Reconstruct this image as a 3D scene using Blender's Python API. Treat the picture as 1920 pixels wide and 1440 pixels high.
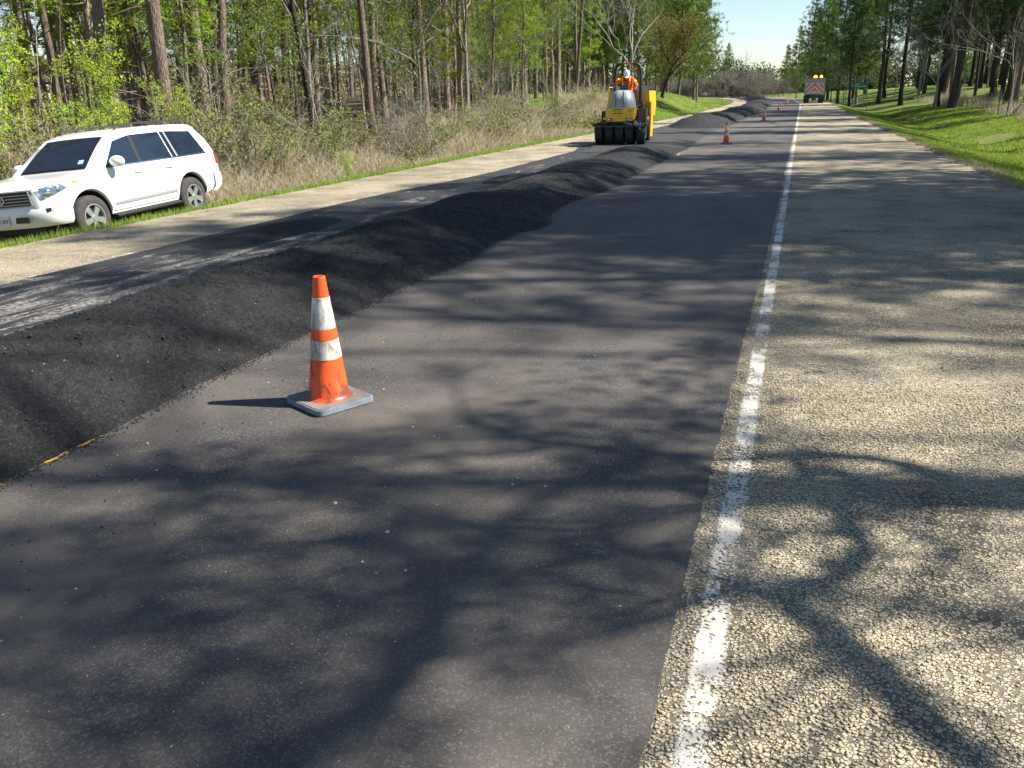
import bpy, bmesh, math, random
import numpy as np
from mathutils import Vector, Matrix

for o in list(bpy.data.objects): bpy.data.objects.remove(o)
S = bpy.context.scene
COL = S.collection
# ---------------------------------------------------------------- camera
cam_d = bpy.data.cameras.new('camera'); cam = bpy.data.objects.new('camera', cam_d); COL.objects.link(cam)
PSI, TH, RO = math.radians(18.093), math.radians(18.427), math.radians(-1.0)
fw = Vector((-math.sin(PSI)*math.cos(TH), math.cos(PSI)*math.cos(TH), -math.sin(TH)))
rt = Vector((math.cos(PSI), math.sin(PSI), 0)); up = rt.cross(fw)
r2 = rt*math.cos(RO)+up*math.sin(RO); u2 = r2.cross(fw)
M = Matrix((r2, u2, -fw)).transposed().to_4x4(); M.translation = (0, 0, 1.6)
cam.matrix_world = M
cam_d.sensor_width = 36; cam_d.lens = 36*1610/1920; cam_d.clip_end = 3000; cam_d.clip_start = .05
S.camera = cam
# ---------------------------------------------------------------- light
SUN_EL, SUN_AZ = math.radians(47), math.radians(16)     # azimuth from +X towards +Y
SD = Vector((math.cos(SUN_EL)*math.cos(SUN_AZ), math.cos(SUN_EL)*math.sin(SUN_AZ), math.sin(SUN_EL)))
w = bpy.data.worlds.new('World'); S.world = w; w.use_nodes = True
nt = w.node_tree; bg = nt.nodes['Background']
sky = nt.nodes.new('ShaderNodeTexSky'); sky.sky_type = 'NISHITA'; sky.sun_disc = False
sky.sun_elevation = SUN_EL; sky.sun_rotation = math.pi/2-SUN_AZ; sky.air_density = 1.0; sky.dust_density = .15; sky.ozone_density = 2.5
nt.links.new(sky.outputs[0], bg.inputs[0]); bg.inputs[1].default_value = .07
sl = bpy.data.lights.new('sun', 'SUN'); sl.energy = 5.0; sl.angle = math.radians(.53); sl.color = (1, .945, .86)
so = bpy.data.objects.new('sun', sl); COL.objects.link(so); so.rotation_euler = (-SD).to_track_quat('-Z', 'Y').to_euler()
S.view_settings.view_transform = 'Standard'; S.view_settings.look = 'None'; S.view_settings.gamma = 1
S.view_settings.exposure = 1.22
S.render.engine = 'CYCLES'
S.cycles.max_bounces = 6; S.cycles.transparent_max_bounces = 8
S.render.resolution_x = 1024; S.render.resolution_y = 768
# ---------------------------------------------------------------- helpers
rng = np.random.default_rng(7); R = random.Random(5)
def tag(o, label=None, cat=None, group=None, kind=None):
    if label: o['label'] = label
    if cat: o['category'] = cat
    if group: o['group'] = group
    if kind: o['kind'] = kind
    return o
def npmesh(name, V, F, smooth=False):
    V = np.asarray(V, np.float32); F = np.asarray(F, np.int32); k = F.shape[1]
    me = bpy.data.meshes.new(name); me.vertices.add(len(V)); me.vertices.foreach_set('co', V.ravel())
    me.loops.add(F.size); me.loops.foreach_set('vertex_index', F.ravel())
    me.polygons.add(len(F)); me.polygons.foreach_set('loop_start', np.arange(0, F.size, k, dtype=np.int32))
    me.polygons.foreach_set('loop_total', np.full(len(F), k, np.int32))
    if smooth: me.polygons.foreach_set('use_smooth', np.ones(len(F), bool))
    me.update(calc_edges=True); me.validate(); return me
def link(name, me, m=None, parent=None, loc=None):
    o = bpy.data.objects.new(name, me); COL.objects.link(o)
    if m and me is not None and not me.materials: me.materials.append(m)
    if parent: o.parent = parent
    if loc is not None: o.location = loc
    return o
def empty(name, loc, rz=0):
    o = bpy.data.objects.new(name, None); COL.objects.link(o); o.location = loc; o.rotation_euler = (0, 0, rz)
    o.empty_display_size = .2; return o
def copy_tree(o, parent=None):
    c = o.copy(); COL.objects.link(c)
    if parent: c.parent = parent
    for ch in o.children: copy_tree(ch, c)
    return c
class Acc:
    """collects quads / tris as numpy arrays (all quads; a triangle repeats nothing - kept separately)"""
    def __init__(s): s.V = []; s.Q = []; s.T = []; s.n = 0
    def add(s, V, Q=None, T=None):
        V = np.asarray(V, float)
        if Q is not None and len(Q): s.Q.append(np.asarray(Q)+s.n)
        if T is not None and len(T): s.T.append(np.asarray(T)+s.n)
        s.V.append(V); s.n += len(V)
    def mesh(s, name, smooth=False):
        V = np.concatenate(s.V); T = list(s.T)
        if s.Q:
            Q = np.concatenate(s.Q)
            if not T: return npmesh(name, V, Q, smooth)
            T.append(Q[:, [0, 1, 2]]); T.append(Q[:, [0, 2, 3]])
        return npmesh(name, V, np.concatenate(T), smooth)
def tube(acc, P, Rr, n=5, cap=False):
    P = np.asarray(P, float); Rr = np.asarray(Rr, float); k = len(P)
    d = np.gradient(P, axis=0); d /= np.linalg.norm(d, axis=1)[:, None]+1e-9
    ref = np.array([0, 0, 1.]) if abs(d[0][2]) < .8 else np.array([1., 0, 0])
    a = np.cross(d, ref); a /= np.linalg.norm(a, axis=1)[:, None]+1e-9; b = np.cross(d, a)
    t = np.arange(n)*2*math.pi/n
    V = P[:, None]+Rr[:, None, None]*(np.cos(t)[None, :, None]*a[:, None]+np.sin(t)[None, :, None]*b[:, None])
    i = np.arange(k-1)[:, None]*n; j = np.arange(n)[None]; j2 = (j+1) % n
    Q = np.stack([i+j, i+j2, i+n+j2, i+n+j], -1).reshape(-1, 4)
    acc.add(V.reshape(-1, 3), Q)
# value noise
_tab = rng.random((256, 256))
def vnoise(x, y):
    x = np.asarray(x, float); y = np.asarray(y, float)
    xi = np.floor(x).astype(int); yi = np.floor(y).astype(int); fx = x-xi; fy = y-yi
    fx = fx*fx*(3-2*fx); fy = fy*fy*(3-2*fy)
    t = lambda a, b: _tab[a % 256, b % 256]
    return (t(xi, yi)*(1-fx)+t(xi+1, yi)*fx)*(1-fy)+(t(xi, yi+1)*(1-fx)+t(xi+1, yi+1)*fx)*fy-.5
def fbm(x, y, o=4):
    r = 0; a = 1
    for k in range(o): r = r+a*vnoise(x*2**k+17.3*k, y*2**k+5.1*k); a *= .5
    return r
def sstep(a, b, x):
    t = np.clip((np.asarray(x, float)-a)/(b-a), 0, 1); return t*t*(3-2*t)
# ---- ground: s = offset across the road, y = along it
def zrise(y): return np.interp(y, [0, 75, 100, 150, 200, 260, 400, 900], [0, 0, .17, .5, .8, .9, .2, -4])
def curve(y): y = np.asarray(y, float); return -.001*np.clip(y-110, 0, 140)**2-.28*np.clip(y-250, 0, 1e9)
def prof(s, y):
    s = np.asarray(s, float); y = np.asarray(y, float)
    z = np.interp(s, [-200, -90, -40, -22, -17, -14, -11.8, -9.15, -8.9, 3.62, 3.9, 5.2, 6.6, 7.6, 9.2, 10.6, 12, 14, 16, 18, 22, 30, 60, 200],
                  [2.2, 1.2, .45, .1, -.25, -.82, -.60, -.04, -.012, -.012, -.06, -.36, -.68, -.70, -.38, -.16, .0, .2, .6, 1.0, 1.4, 1.9, 3, 4])
    hill = 1.75*np.exp(-((y-93)/24)**2)*sstep(-9.3, -14, s)*(1-.5*sstep(-30, -60, s))
    fill = sstep(50, 75, y)*sstep(-9.2, -10, s)*np.maximum(0, .0-z)
    flat = np.where(s < 0, 1-sstep(150, 300, y), 1-.6*sstep(150, 300, y))
    return z*flat+hill+fill
def gz(s, y, n=True):
    z = prof(s, y)+zrise(y)
    if n: z = z+(sstep(.0, .5, np.abs(s+2.63)-6.4))*.09*fbm(np.asarray(s)*.6, np.asarray(y)*.6, 3)
    return z
def W(s, y, z=None):  # road coordinates -> world
    return np.stack([np.asarray(s, float)+curve(y), np.asarray(y, float)+0*np.asarray(s), (gz(s, y) if z is None else z+0*np.asarray(s))], -1)
def at(x, y):        # ground height below a world point
    s = x-float(curve(y)); return float(gz(s, y))
def grid(name, S_, Y_, zf, m, kind='structure', smooth=True):
    s, y = np.meshgrid(S_, Y_); V = W(s, y, zf(s, y)).reshape(-1, 3); a, b = len(S_), len(Y_)
    i = (np.arange(b-1)[:, None]*a+np.arange(a-1)[None]).ravel()
    o = link(name, npmesh(name, V, np.stack([i, i+1, i+a+1, i+a], -1), smooth), m)
    if kind: o['kind'] = kind
    return o
def ylog(a, b, dmin, k):
    y = [a]
    while y[-1] < b: y.append(y[-1]+max(dmin, abs(y[-1])*k))
    y[-1] = b; return np.array(y)
# ---- node materials
class N:
    def __init__(s, name):
        s.m = bpy.data.materials.new(name); s.m.use_nodes = True; s.t = s.m.node_tree
        s.b = s.t.nodes['Principled BSDF']; s.out = s.t.nodes['Material Output']
    def n(s, typ, **kw):
        nd = s.t.nodes.new('ShaderNode'+typ)
        for k, v in kw.items():
            if k.startswith('i_'):
                key = k[2:]; key = int(key) if key.isdigit() else key.replace('_', ' ')
                nd.inputs[key].default_value = v
            else: setattr(nd, k, v)
        return nd
    def l(s, a, b): s.t.links.new(a, b)
    def coord(s, scale=(1, 1, 1), obj=False):
        if obj: src = s.n('TexCoord').outputs['Object']
        else: src = s.n('NewGeometry').outputs['Position']
        if scale == (1, 1, 1): return src
        mp = s.n('Mapping'); mp.inputs['Scale'].default_value = scale; s.l(src, mp.inputs[0]); return mp.outputs[0]
    def noise(s, vec, scale, detail=3, rough=.55, dist=0):
        q = s.n('TexNoise'); q.inputs['Scale'].default_value = scale; q.inputs['Detail'].default_value = detail
        q.inputs['Roughness'].default_value = rough; q.inputs['Distortion'].default_value = dist; s.l(vec, q.inputs['Vector']); return q.outputs['Fac']
    def vor(s, vec, scale, feature='F1', rnd=1):
        q = s.n('TexVoronoi', feature=feature); q.inputs['Scale'].default_value = scale; q.inputs['Randomness'].default_value = rnd; s.l(vec, q.inputs['Vector']); return q
    def ramp(s, fac, stops, interp='LINEAR'):
        q = s.n('ValToRGB'); e = q.color_ramp; e.interpolation = interp
        while len(e.elements) < len(stops): e.elements.new(.5)
        for el, (p, c) in zip(e.elements, stops):
            el.position = p; el.color = (c, c, c, 1) if not isinstance(c, tuple) else (*c, 1)
        s.l(fac, q.inputs[0]); return q.outputs[0]
    def mix(s, fac, a, b, blend='MIX'):
        q = s.n('Mix', data_type='RGBA', blend_type=blend)
        for v, i in ((fac, 0), (a, 6), (b, 7)):
            if isinstance(v, tuple): q.inputs[i].default_value = (*v, 1)
            elif isinstance(v, (int, float)): q.inputs[i].default_value = v
            else: s.l(v, q.inputs[i])
        return q.outputs[2]
    def math(s, op, a, b=0.):
        q = s.n('Math', operation=op)
        for v, i in ((a, 0), (b, 1)):
            if isinstance(v, (int, float)): q.inputs[i].default_value = v
            else: s.l(v, q.inputs[i])
        return q.outputs[0]
    def base(s, c):
        if isinstance(c, tuple): s.b.inputs['Base Color'].default_value = (*c, 1)
        else: s.l(c, s.b.inputs['Base Color'])
        return s
    def bump(s, h, strength=.5, dist=.01):
        q = s.n('Bump'); q.inputs['Strength'].default_value = strength; q.inputs['Distance'].default_value = dist
        s.l(h, q.inputs['Height']); s.l(q.outputs[0], s.b.inputs['Normal']); return s
    def rough(s, r, spec=.5, metal=0.):
        s.b.inputs['Roughness'].default_value = r; s.b.inputs['Specular IOR Level'].default_value = spec; s.b.inputs['Metallic'].default_value = metal; return s
def plain(name, c, r=.5, spec=.5, metal=0., dirt=0., dc=(.12, .1, .08), ds=6.):
    q = N(name); q.rough(r, spec, metal)
    if dirt:
        f = q.ramp(q.noise(q.coord(obj=True), ds, 5, .65), [(.42, 0.), (.75, dirt)])
        q.base(q.mix(f, c, dc))
    else:
        f = q.noise(q.coord(obj=True), 9., 3); q.base(q.mix(f, tuple(v*.93 for v in c), tuple(min(1, v*1.06) for v in c)))
    return q.m
def leafmat(name, c1, c2, trans=.35, ns=1.2, c3=None):
    q = N(name); t = q.t
    oi = q.n('ObjectInfo'); vec = q.coord()
    f = q.ramp(q.noise(vec, ns, 3, .7), [(.35, 0.), (.65, 1.)]); col = q.mix(f, c1, c2)
    if c3: col = q.mix(q.ramp(q.noise(vec, 11., 1), [(.5, 0.), (.62, .8)]), col, c3)
    hsv = q.n('HueSaturation'); q.l(col, hsv.inputs['Color'])
    q.l(q.math('ADD', q.math('MULTIPLY', oi.outputs['Random'], .5), .75), hsv.inputs['Value'])
    q.l(q.math('ADD', q.math('MULTIPLY', oi.outputs['Random'], .04), .48), hsv.inputs['Hue'])
    d = q.n('BsdfDiffuse'); tr = q.n('BsdfTranslucent'); mx = q.n('MixShader'); mx.inputs[0].default_value = trans
    q.l(hsv.outputs[0], d.inputs[0]); q.l(hsv.outputs[0], tr.inputs[0]); q.l(d.outputs[0], mx.inputs[1]); q.l(tr.outputs[0], mx.inputs[2])
    q.l(mx.outputs[0], q.out.inputs[0]); q.t.nodes.remove(q.b); return q.m
MT = {}
# chip seal: tan stones in a dark binder
def chip_color(q, vec):
    v1 = q.vor(vec, 78.); e = q.vor(vec, 78., 'DISTANCE_TO_EDGE')
    sep = q.n('SeparateColor'); q.l(v1.outputs['Color'], sep.inputs[0])
    stone = q.ramp(sep.outputs[0], [(0., (.24, .185, .11)), (.25, (.44, .365, .24)), (.6, (.55, .47, .325)), (.85, (.48, .42, .30)), (1., (.68, .60, .43))])
    edge = q.ramp(e.outputs['Distance'], [(.02, 0.), (.12, 1.)])
    cover = q.noise(vec, 1.1, 4, .6)
    pres = q.math('GREATER_THAN', q.math('ADD', sep.outputs[1], q.ramp(cover, [(.32, .16), (.60, 1.)])), .73)
    fines = q.mix(q.noise(vec, 3.2, 3), (.165, .145, .115), (.30, .26, .195))
    col = q.mix(q.math('MULTIPLY', pres, edge), q.mix(q.ramp(q.noise(vec, 2.3, 3), [(.35, 0.), (.6, 1.)]), (.10, .088, .068), fines), stone)
    blotch = q.ramp(q.noise(vec, .55, 5, .7), [(.38, .66), (.58, 1.)])
    hgt = q.math('MULTIPLY', q.math('MULTIPLY', pres, edge), q.math('ADD', sep.outputs[2], .4))
    return q.mix(1., col, blotch, 'MULTIPLY'), hgt
q = N('chip_seal'); vec = q.coord(); c, h = chip_color(q, vec); q.base(c).bump(h, .9, .008).rough(.85, .3); MT['chip'] = q.m
# worn white paint on the chip seal
def paintmat(name, s0, hw, wear):
    q = N(name); vec = q.coord(); n1 = q.noise(q.coord((1, .6, 1)), 5., 5, .7); n2 = q.noise(vec, 70., 2)
    sx = q.n('SeparateXYZ'); q.l(vec, sx.inputs[0]); yy = q.math('MAXIMUM', q.math('SUBTRACT', sx.outputs[1], 110.), 0.); yy = q.math('MINIMUM', yy, 140.)
    s_ = q.math('ADD', sx.outputs[0], q.math('MULTIPLY', q.math('MULTIPLY', yy, yy), .001)); d = q.math('ABSOLUTE', q.math('SUBTRACT', s_, s0))
    d = q.math('ADD', q.math('SUBTRACT', d, hw), q.math('MULTIPLY', q.math('SUBTRACT', n2, .5), .06)); d = q.math('ADD', d, q.math('MULTIPLY', q.math('SUBTRACT', q.noise(vec, 9., 4, .7), .5), .03))
    edge = q.ramp(q.math('ADD', q.math('MULTIPLY', d, 10.), .5), [(.45, 1.), (.55, 0.)])
    mask = q.math('MULTIPLY', edge, q.ramp(q.math('ADD', n1, q.math('MULTIPLY', n2, .55)), [(wear+.06, 0.), (wear+.14, 1.)]))
    q.base(q.mix(q.noise(vec, 34., 4, .7), (.44, .39, .30), (.78, .74, .65))).rough(.8, .3)
    tr = q.n('BsdfTransparent'); mx = q.n('MixShader'); q.l(mask, mx.inputs[0]); q.l(tr.outputs[0], mx.inputs[1]); q.l(q.b.outputs[0], mx.inputs[2]); q.l(mx.outputs[0], q.out.inputs[0]); return q.m
MT['paint'] = paintmat('worn_white_paint', -.132, .046, .63); MT['paintl'] = paintmat('faint_white_paint', -7.10, .04, .78)
# old lane asphalt, dusty
def asphalt(name, dark, light, dust, dustamt, sc=160., spk=.5, bd=.004):
    q = N(name); vec = q.coord()
    v = q.vor(vec, sc); sep = q.n('SeparateColor'); q.l(v.outputs['Color'], sep.inputs[0])
    g = q.ramp(sep.outputs[0], [(0., dark), (.75, light), (.93, tuple(x*1.8 for x in light)), (1., tuple(min(.6, x*(2.+spk*6)) for x in light))])
    m = q.noise(vec, .9, 5, .62); m2 = q.noise(q.coord((1, .25, 1)), 1.6, 4, .6)
    dm = q.ramp(q.math('MULTIPLY', q.math('ADD', m, m2), .5), [(.38, 0.), (.64, dustamt)])
    col = q.mix(dm, g, dust)
    v2 = q.vor(vec, 23.); s2 = q.n('SeparateColor'); q.l(v2.outputs['Color'], s2.inputs[0])
    sp = q.math('MULTIPLY', q.math('LESS_THAN', v2.outputs['Distance'], .14), q.math('GREATER_THAN', s2.outputs[0], 1-spk*.22))
    col = q.mix(sp, col, q.mix(s2.outputs[1], (.42, .38, .3), (.03, .028, .026)))
    q.base(col).bump(q.math('ADD', sep.outputs[1], q.noise(vec, 320., 2)), .55, bd).rough(.78, .35); return q.m
MT['lane'] = asphalt('old_lane_asphalt', (.034, .032, .031), (.068, .064, .060), (.140, .119, .098), .8, 160., .07)
MT['mix'] = asphalt('fresh_asphalt_mix', (.004, .004, .0045), (.018, .0178, .0178), (.010, .0098, .0095), .25, 110., .18, .022)
# left lane: thin new mat with the old pale surface showing through
q = N('new_mat'); vec = q.coord(); v = q.vor(vec, 120.); sep = q.n('SeparateColor'); q.l(v.outputs['Color'], sep.inputs[0])
g = q.ramp(sep.outputs[0], [(0., (.014, .014, .016)), (.8, (.032, .032, .035)), (1., (.09, .087, .083))])
sx = q.n('SeparateXYZ'); q.l(vec, sx.inputs[0])
wn = q.noise(q.coord((2.4, .55, 1)), 1.9, 7, .72, .6)
gy = q.ramp(q.math('DIVIDE', sx.outputs[1], 40.), [(.10, .11), (.22, .07), (.33, 0.), (.6, -.0)])
gx = q.math('MULTIPLY', q.math('ABSOLUTE', q.math('ADD', sx.outputs[0], 6.0)), -.07)
wm = q.ramp(q.math('ADD', q.math('ADD', wn, gy), gx), [(.55, 0.), (.63, .85)])
fine = q.noise(vec, 30., 3, .7)
q.base(q.mix(q.math('MULTIPLY', wm, q.ramp(fine, [(.4, 0.), (.55, 1.)])), g, (.30, .28, .25))).bump(sep.outputs[1], .5, .006).rough(.7, .35); MT['mat'] = q.m
# ground below the grass
q = N('grass_ground'); vec = q.coord(); a = q.noise(vec, .35, 5, .65); b = q.noise(vec, 9., 4, .7); c3 = q.noise(vec, .12, 3)
col = q.mix(q.ramp(a, [(.38, 0.), (.62, 1.)]), (.085, .145, .022), (.16, .20, .045))
col = q.mix(q.ramp(b, [(.4, 0.), (.7, .55)]), col, (.05, .09, .015))
col = q.mix(q.ramp(c3, [(.54, 0.), (.70, .55)]), col, (.24, .18, .09))
q.base(col).bump(b, .8, .06).rough(.95, .1); MT['grassg'] = q.m
q = N('forest_floor'); vec = q.coord(); a = q.noise(vec, .5, 5, .7); b = q.noise(vec, 7., 4, .7)
col = q.mix(q.ramp(a, [(.35, 0.), (.65, 1.)]), (.20, .13, .075), (.11, .085, .045)); col = q.mix(q.ramp(b, [(.4, 0.), (.7, .5)]), col, (.06, .07, .02))
q.base(col).bump(b, .8, .08).rough(.95, .1); MT['floor'] = q.m
def bark(name, c1, c2, sc=1.):
    q = N(name); vec = q.coord((3*sc, 3*sc, .7*sc), obj=True); oi = q.n('ObjectInfo')
    v = q.vor(vec, 5., 'DISTANCE_TO_EDGE'); n = q.noise(vec, 4., 5, .7)
    col = q.mix(q.ramp(n, [(.35, 0.), (.65, 1.)]), c1, c2); col = q.mix(q.ramp(v.outputs['Distance'], [(0., .75), (.12, 0.)]), col, tuple(x*.3 for x in c1))
    hsv = q.n('HueSaturation'); q.l(col, hsv.inputs['Color']); q.l(q.math('ADD', q.math('MULTIPLY', oi.outputs['Random'], .6), .65), hsv.inputs['Value'])
    q.base(hsv.outputs[0]).bump(q.math('ADD', n, v.outputs['Distance']), .9, .05).rough(.95, .1); return q.m
MT['bark'] = bark('pine_bark', (.17, .125, .095), (.33, .265, .21))
MT['barkg'] = bark('grey_bark', (.22, .20, .165), (.42, .385, .33), 1.5)
MT['barkp'] = bark('pale_bark', (.34, .31, .26), (.55, .52, .46), 2.)
MT['barkd'] = bark('dark_bark', (.055, .045, .037), (.11, .088, .072))
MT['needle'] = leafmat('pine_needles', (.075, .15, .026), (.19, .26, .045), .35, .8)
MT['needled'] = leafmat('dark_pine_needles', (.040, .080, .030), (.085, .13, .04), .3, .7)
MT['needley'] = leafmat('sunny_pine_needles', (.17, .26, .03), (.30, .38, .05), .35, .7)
MT['spring'] = leafmat('spring_leaves', (.26, .40, .035), (.46, .58, .07), .45, .9)
MT['oakleaf'] = leafmat('olive_brown_leaves', (.19, .20, .05), (.31, .27, .09), .3, .6)
MT['bushleaf'] = leafmat('bush_leaves', (.14, .20, .045), (.28, .32, .09), .3, 1.5, (.27, .22, .11))
MT['thick'] = leafmat('thicket_twigs', (.15, .145, .115), (.24, .22, .18), .2, .25)
MT['budleaf'] = leafmat('bud_leaves', (.10, .16, .035), (.20, .26, .06), .35, 1.)
MT['brush'] = leafmat('dry_twigs', (.36, .29, .18), (.54, .46, .30), .25, 1.1, (.60, .56, .44))
MT['brushp'] = leafmat('pinkish_twigs', (.33, .25, .20), (.42, .34, .28), .15, .4)
MT['brushg'] = leafmat('green_weeds', (.13, .19, .05), (.27, .27, .10), .35, .9, (.32, .27, .15))
MT['brushb'] = leafmat('brown_dead_leaves', (.17, .11, .06), (.27, .18, .10), .3, 1.)
MT['grass'] = leafmat('grass_blades', (.17, .29, .03), (.32, .42, .06), .45, 1.3, (.36, .33, .14))
MT['stone'] = None
q = N('shoulder_stone'); oi = q.n('ObjectInfo'); vec = q.coord(); v = q.vor(vec, 60.); sep = q.n('SeparateColor'); q.l(v.outputs['Color'], sep.inputs[0])
q.base(q.mix(q.noise(vec, 90., 2), q.ramp(sep.outputs[0], [(0., (.28, .22, .135)), (.5, (.50, .41, .255)), (1., (.64, .56, .41))]), (.42, .345, .22))).rough(.85, .3).bump(q.noise(vec, 400., 2), .5, .002); MT['stone'] = q.m
# ================================================================ SETTING
# terrain: one sheet to the horizon, dropped under the paved bed
Sx = np.concatenate([[-900, -500, -300], np.arange(-200, -60, 8), np.arange(-60, -20, 2), np.arange(-20, -9.3, .35), [-9.12, -8.95, -8.8, -8.5], [-4, 0, 3.2, 3.5, 3.66, 3.8], np.arange(4.1, 14, .35), np.arange(14, 30, 1), np.arange(30, 100, 5), np.arange(100, 260, 20), [400, 900]])
Yy = np.concatenate([np.arange(-60, 0, 4), np.arange(0, 45, .5), np.arange(45, 130, 1.2), np.arange(130, 300, 5), np.arange(300, 1500, 60)])
def tz(s, y):
    z = gz(s, y); inside = (s > -8.9) & (s < 3.6); return np.where(inside, z-.10, z)
terr = grid('ground', Sx, Yy, tz, MT['floor'])
terr.data.materials.append(MT['grassg'])
# faces in the mown strips take the grass material
nx = len(Sx)-1; cs = (Sx[:-1]+Sx[1:])/2; cy = (Yy[:-1]+Yy[1:])/2
cx2, cy2 = np.meshgrid(cs, cy); jit = 1.2*fbm(cx2*.5, cy2*.25, 2)
g = ((cx2 > 3.4)) | ((cx2 < -8.7) & (cx2 > -10.6+jit*.6)) | ((cy2 > 62+6*jit) & (cx2 < -8.7) & (cx2 > -24+4*jit))
terr.data.polygons.foreach_set('material_index', g.astype(np.int32).ravel())
def strip(name, fl, fr, ya, yb, m, dz, n=2, dmin=.012, k=.005, kind='structure'):
    y = ylog(ya, yb, dmin, k); a = fl(y); b = fr(y); t = np.linspace(0, 1, n)
    s = a[:, None]*(1-t)+b[:, None]*t; yy = np.repeat(y[:, None], n, 1)
    V = W(s, yy, zrise(yy)+dz).reshape(-1, 3); i = (np.arange(len(y)-1)[:, None]*n+np.arange(n-1)[None]).ravel()
    o = link(name, npmesh(name, V, np.stack([i, i+1, i+n+1, i+n], -1), True), m); o['kind'] = kind; return o
jag = lambda y, s0, amp, f=9., o=5: s0+amp*2*fbm(np.asarray(y)*f, np.asarray(y)*0+s0*13.7, o)
strip('road', lambda y: jag(y, -8.93, .05, 2.), lambda y: jag(y, 3.66, .06, 1.5), -8, 320, MT['chip'], 0, 8)
strip('asphalt_lane', lambda y: 0*y-4.3, lambda y: jag(y, -.25, .009, 16.)+.03*sstep(5, 9, y), -8, 300, MT['lane'], .006, 4)
strip('white_edge_line', lambda y: 0*y-.24, lambda y: 0*y+.0, -8, 300, MT['paint'], .0028, 2)
strip('left_lane_mat', lambda y: jag(y, -7.03, .03+0*y, .9)+.45*sstep(13, 19, y)*sstep(30, 26, y), lambda y: 0*y-3.95, -8, 300, MT['mat'], .010, 4)
strip('white_edge_line', lambda y: 0*y-7.19, lambda y: 0*y-7.0, -8, 300, MT['paintl'], .005, 2)
# ---- long ridge of loose black asphalt mix
def hump(y): return .75+.5*vnoise(y*.42, y*0+3.3)+.25*vnoise(y*1.1, y*0+9.)
def windrow(y0, y1, name, hc, toe_r, toe_l, label, dmin, k, ncol):
    y = ylog(y0, y1, dmin, k); u = np.linspace(0, 1, ncol); yy, uu = np.meshgrid(y, u, indexing='ij')
    tr, tl = toe_r(yy), toe_l(yy)
    s = tr+(tl-tr)*uu
    H = hc(yy)
    a = np.clip(uu/.5, 0, 1); b = np.clip((1-uu)/.46, 0, 1)
    sh = np.minimum(a, b); sh = 1-(1-sh)**1.75; sh = sh*.93+.07*np.sin(sh*math.pi/2)
    n = .07*fbm(s*1.6, yy*.9, 3)*np.minimum(1, sh*3)+.022*fbm(s*9, yy*9, 3)*np.minimum(1, sh*4)
    gr = .020*vnoise(s*45, yy*45)+.018*vnoise(s*80, yy*80+7)
    z = np.maximum(H*sh*(1+n*1.5)+n*.6+gr*np.minimum(1, sh*20), -.02)+.012
    edge = (uu == 0) | (uu == 1); z = np.where(edge, -.01, z)
    V = W(s, yy, z+zrise(yy)).reshape(-1, 3); c = ncol; i = (np.arange(len(y)-1)[:, None]*c+np.arange(c-1)[None]).ravel()
    o = link(name, npmesh(name, V, np.stack([i, i+1, i+c+1, i+c], -1), True), MT['mix'])
    tag(o, label, 'asphalt pile'); return o
bum = lambda y, c, w: np.exp(-((y-c)/w)**2)
trA = lambda y: -3.27+.22*bum(y, 10.9, .6)+.10*bum(y, 8.4, 1.)-.10*bum(y, 13, 1)+.12*bum(y, 16.2, 1)+.05*bum(y, 19, .5)+.05*fbm(y*1.2, y*0, 2)+.022*fbm(y*11, y*0+4, 4)
tlA = lambda y: -5.28+.08*fbm(y*1.1, y*0+8, 2)+.04*fbm(y*8, y*0+2, 3)-.10*bum(y, 11, 1.5)
hA = lambda y: .71*(.385+.05*vnoise(y*.55, y*0+5.5)+.035*bum(y, 10.6, 1.2)-.05*bum(y, 13.5, 1.2)-.06*bum(y, 21.5, 1.4)+.03*bum(y, 18.5, 1.2))*sstep(29.5, 25.5, y)*.92
windrow(.3, 29.3, 'asphalt_windrow', hA, trA, tlA, 'long ridge of loose black asphalt mix beside the nearest traffic cone', .016, .0034, 120)
acc = Acc(); nn = 4200; y = 1.9+20*rng.random(nn)**1.6; u_ = rng.random(nn)**.8; s = trA(y)+(tlA(y)-trA(y))*u_
a_ = np.minimum(np.clip(u_/.5, 0, 1), np.clip((1-u_)/.46, 0, 1)); zc = hA(y)*(.93*(1-(1-a_)**1.75)+.07*np.sin((1-(1-a_)**1.75)*math.pi/2))
for k in range(4):
    rm = rng.random((12, 3)); bm = bmesh.new(); bmesh.ops.create_icosphere(bm, subdivisions=1, radius=1)
    for j, v in enumerate(bm.verts): v.co *= .75+.45*rng.random()
    vv = np.array([v.co for v in bm.verts]); ff = np.array([[v.index for v in f.verts] for f in bm.faces]); bm.free()
    q = slice(k, None, 4); z1 = (.003+.010*rng.random(len(y[q]))**4)
    VV = np.stack([vv[None, :, 0]*z1[:, None]+s[q, None], vv[None, :, 1]*z1[:, None]+y[q, None], vv[None, :, 2]*z1[:, None]*.8+(zc[q]+.016+.3*z1)[:, None]], -1).reshape(-1, 3)
    acc.add(VV, T=(ff[None]+(np.arange(len(z1))*len(vv))[:, None, None]).reshape(-1, 3))
clod_mesh = acc.mesh('asphalt_clods')
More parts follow.
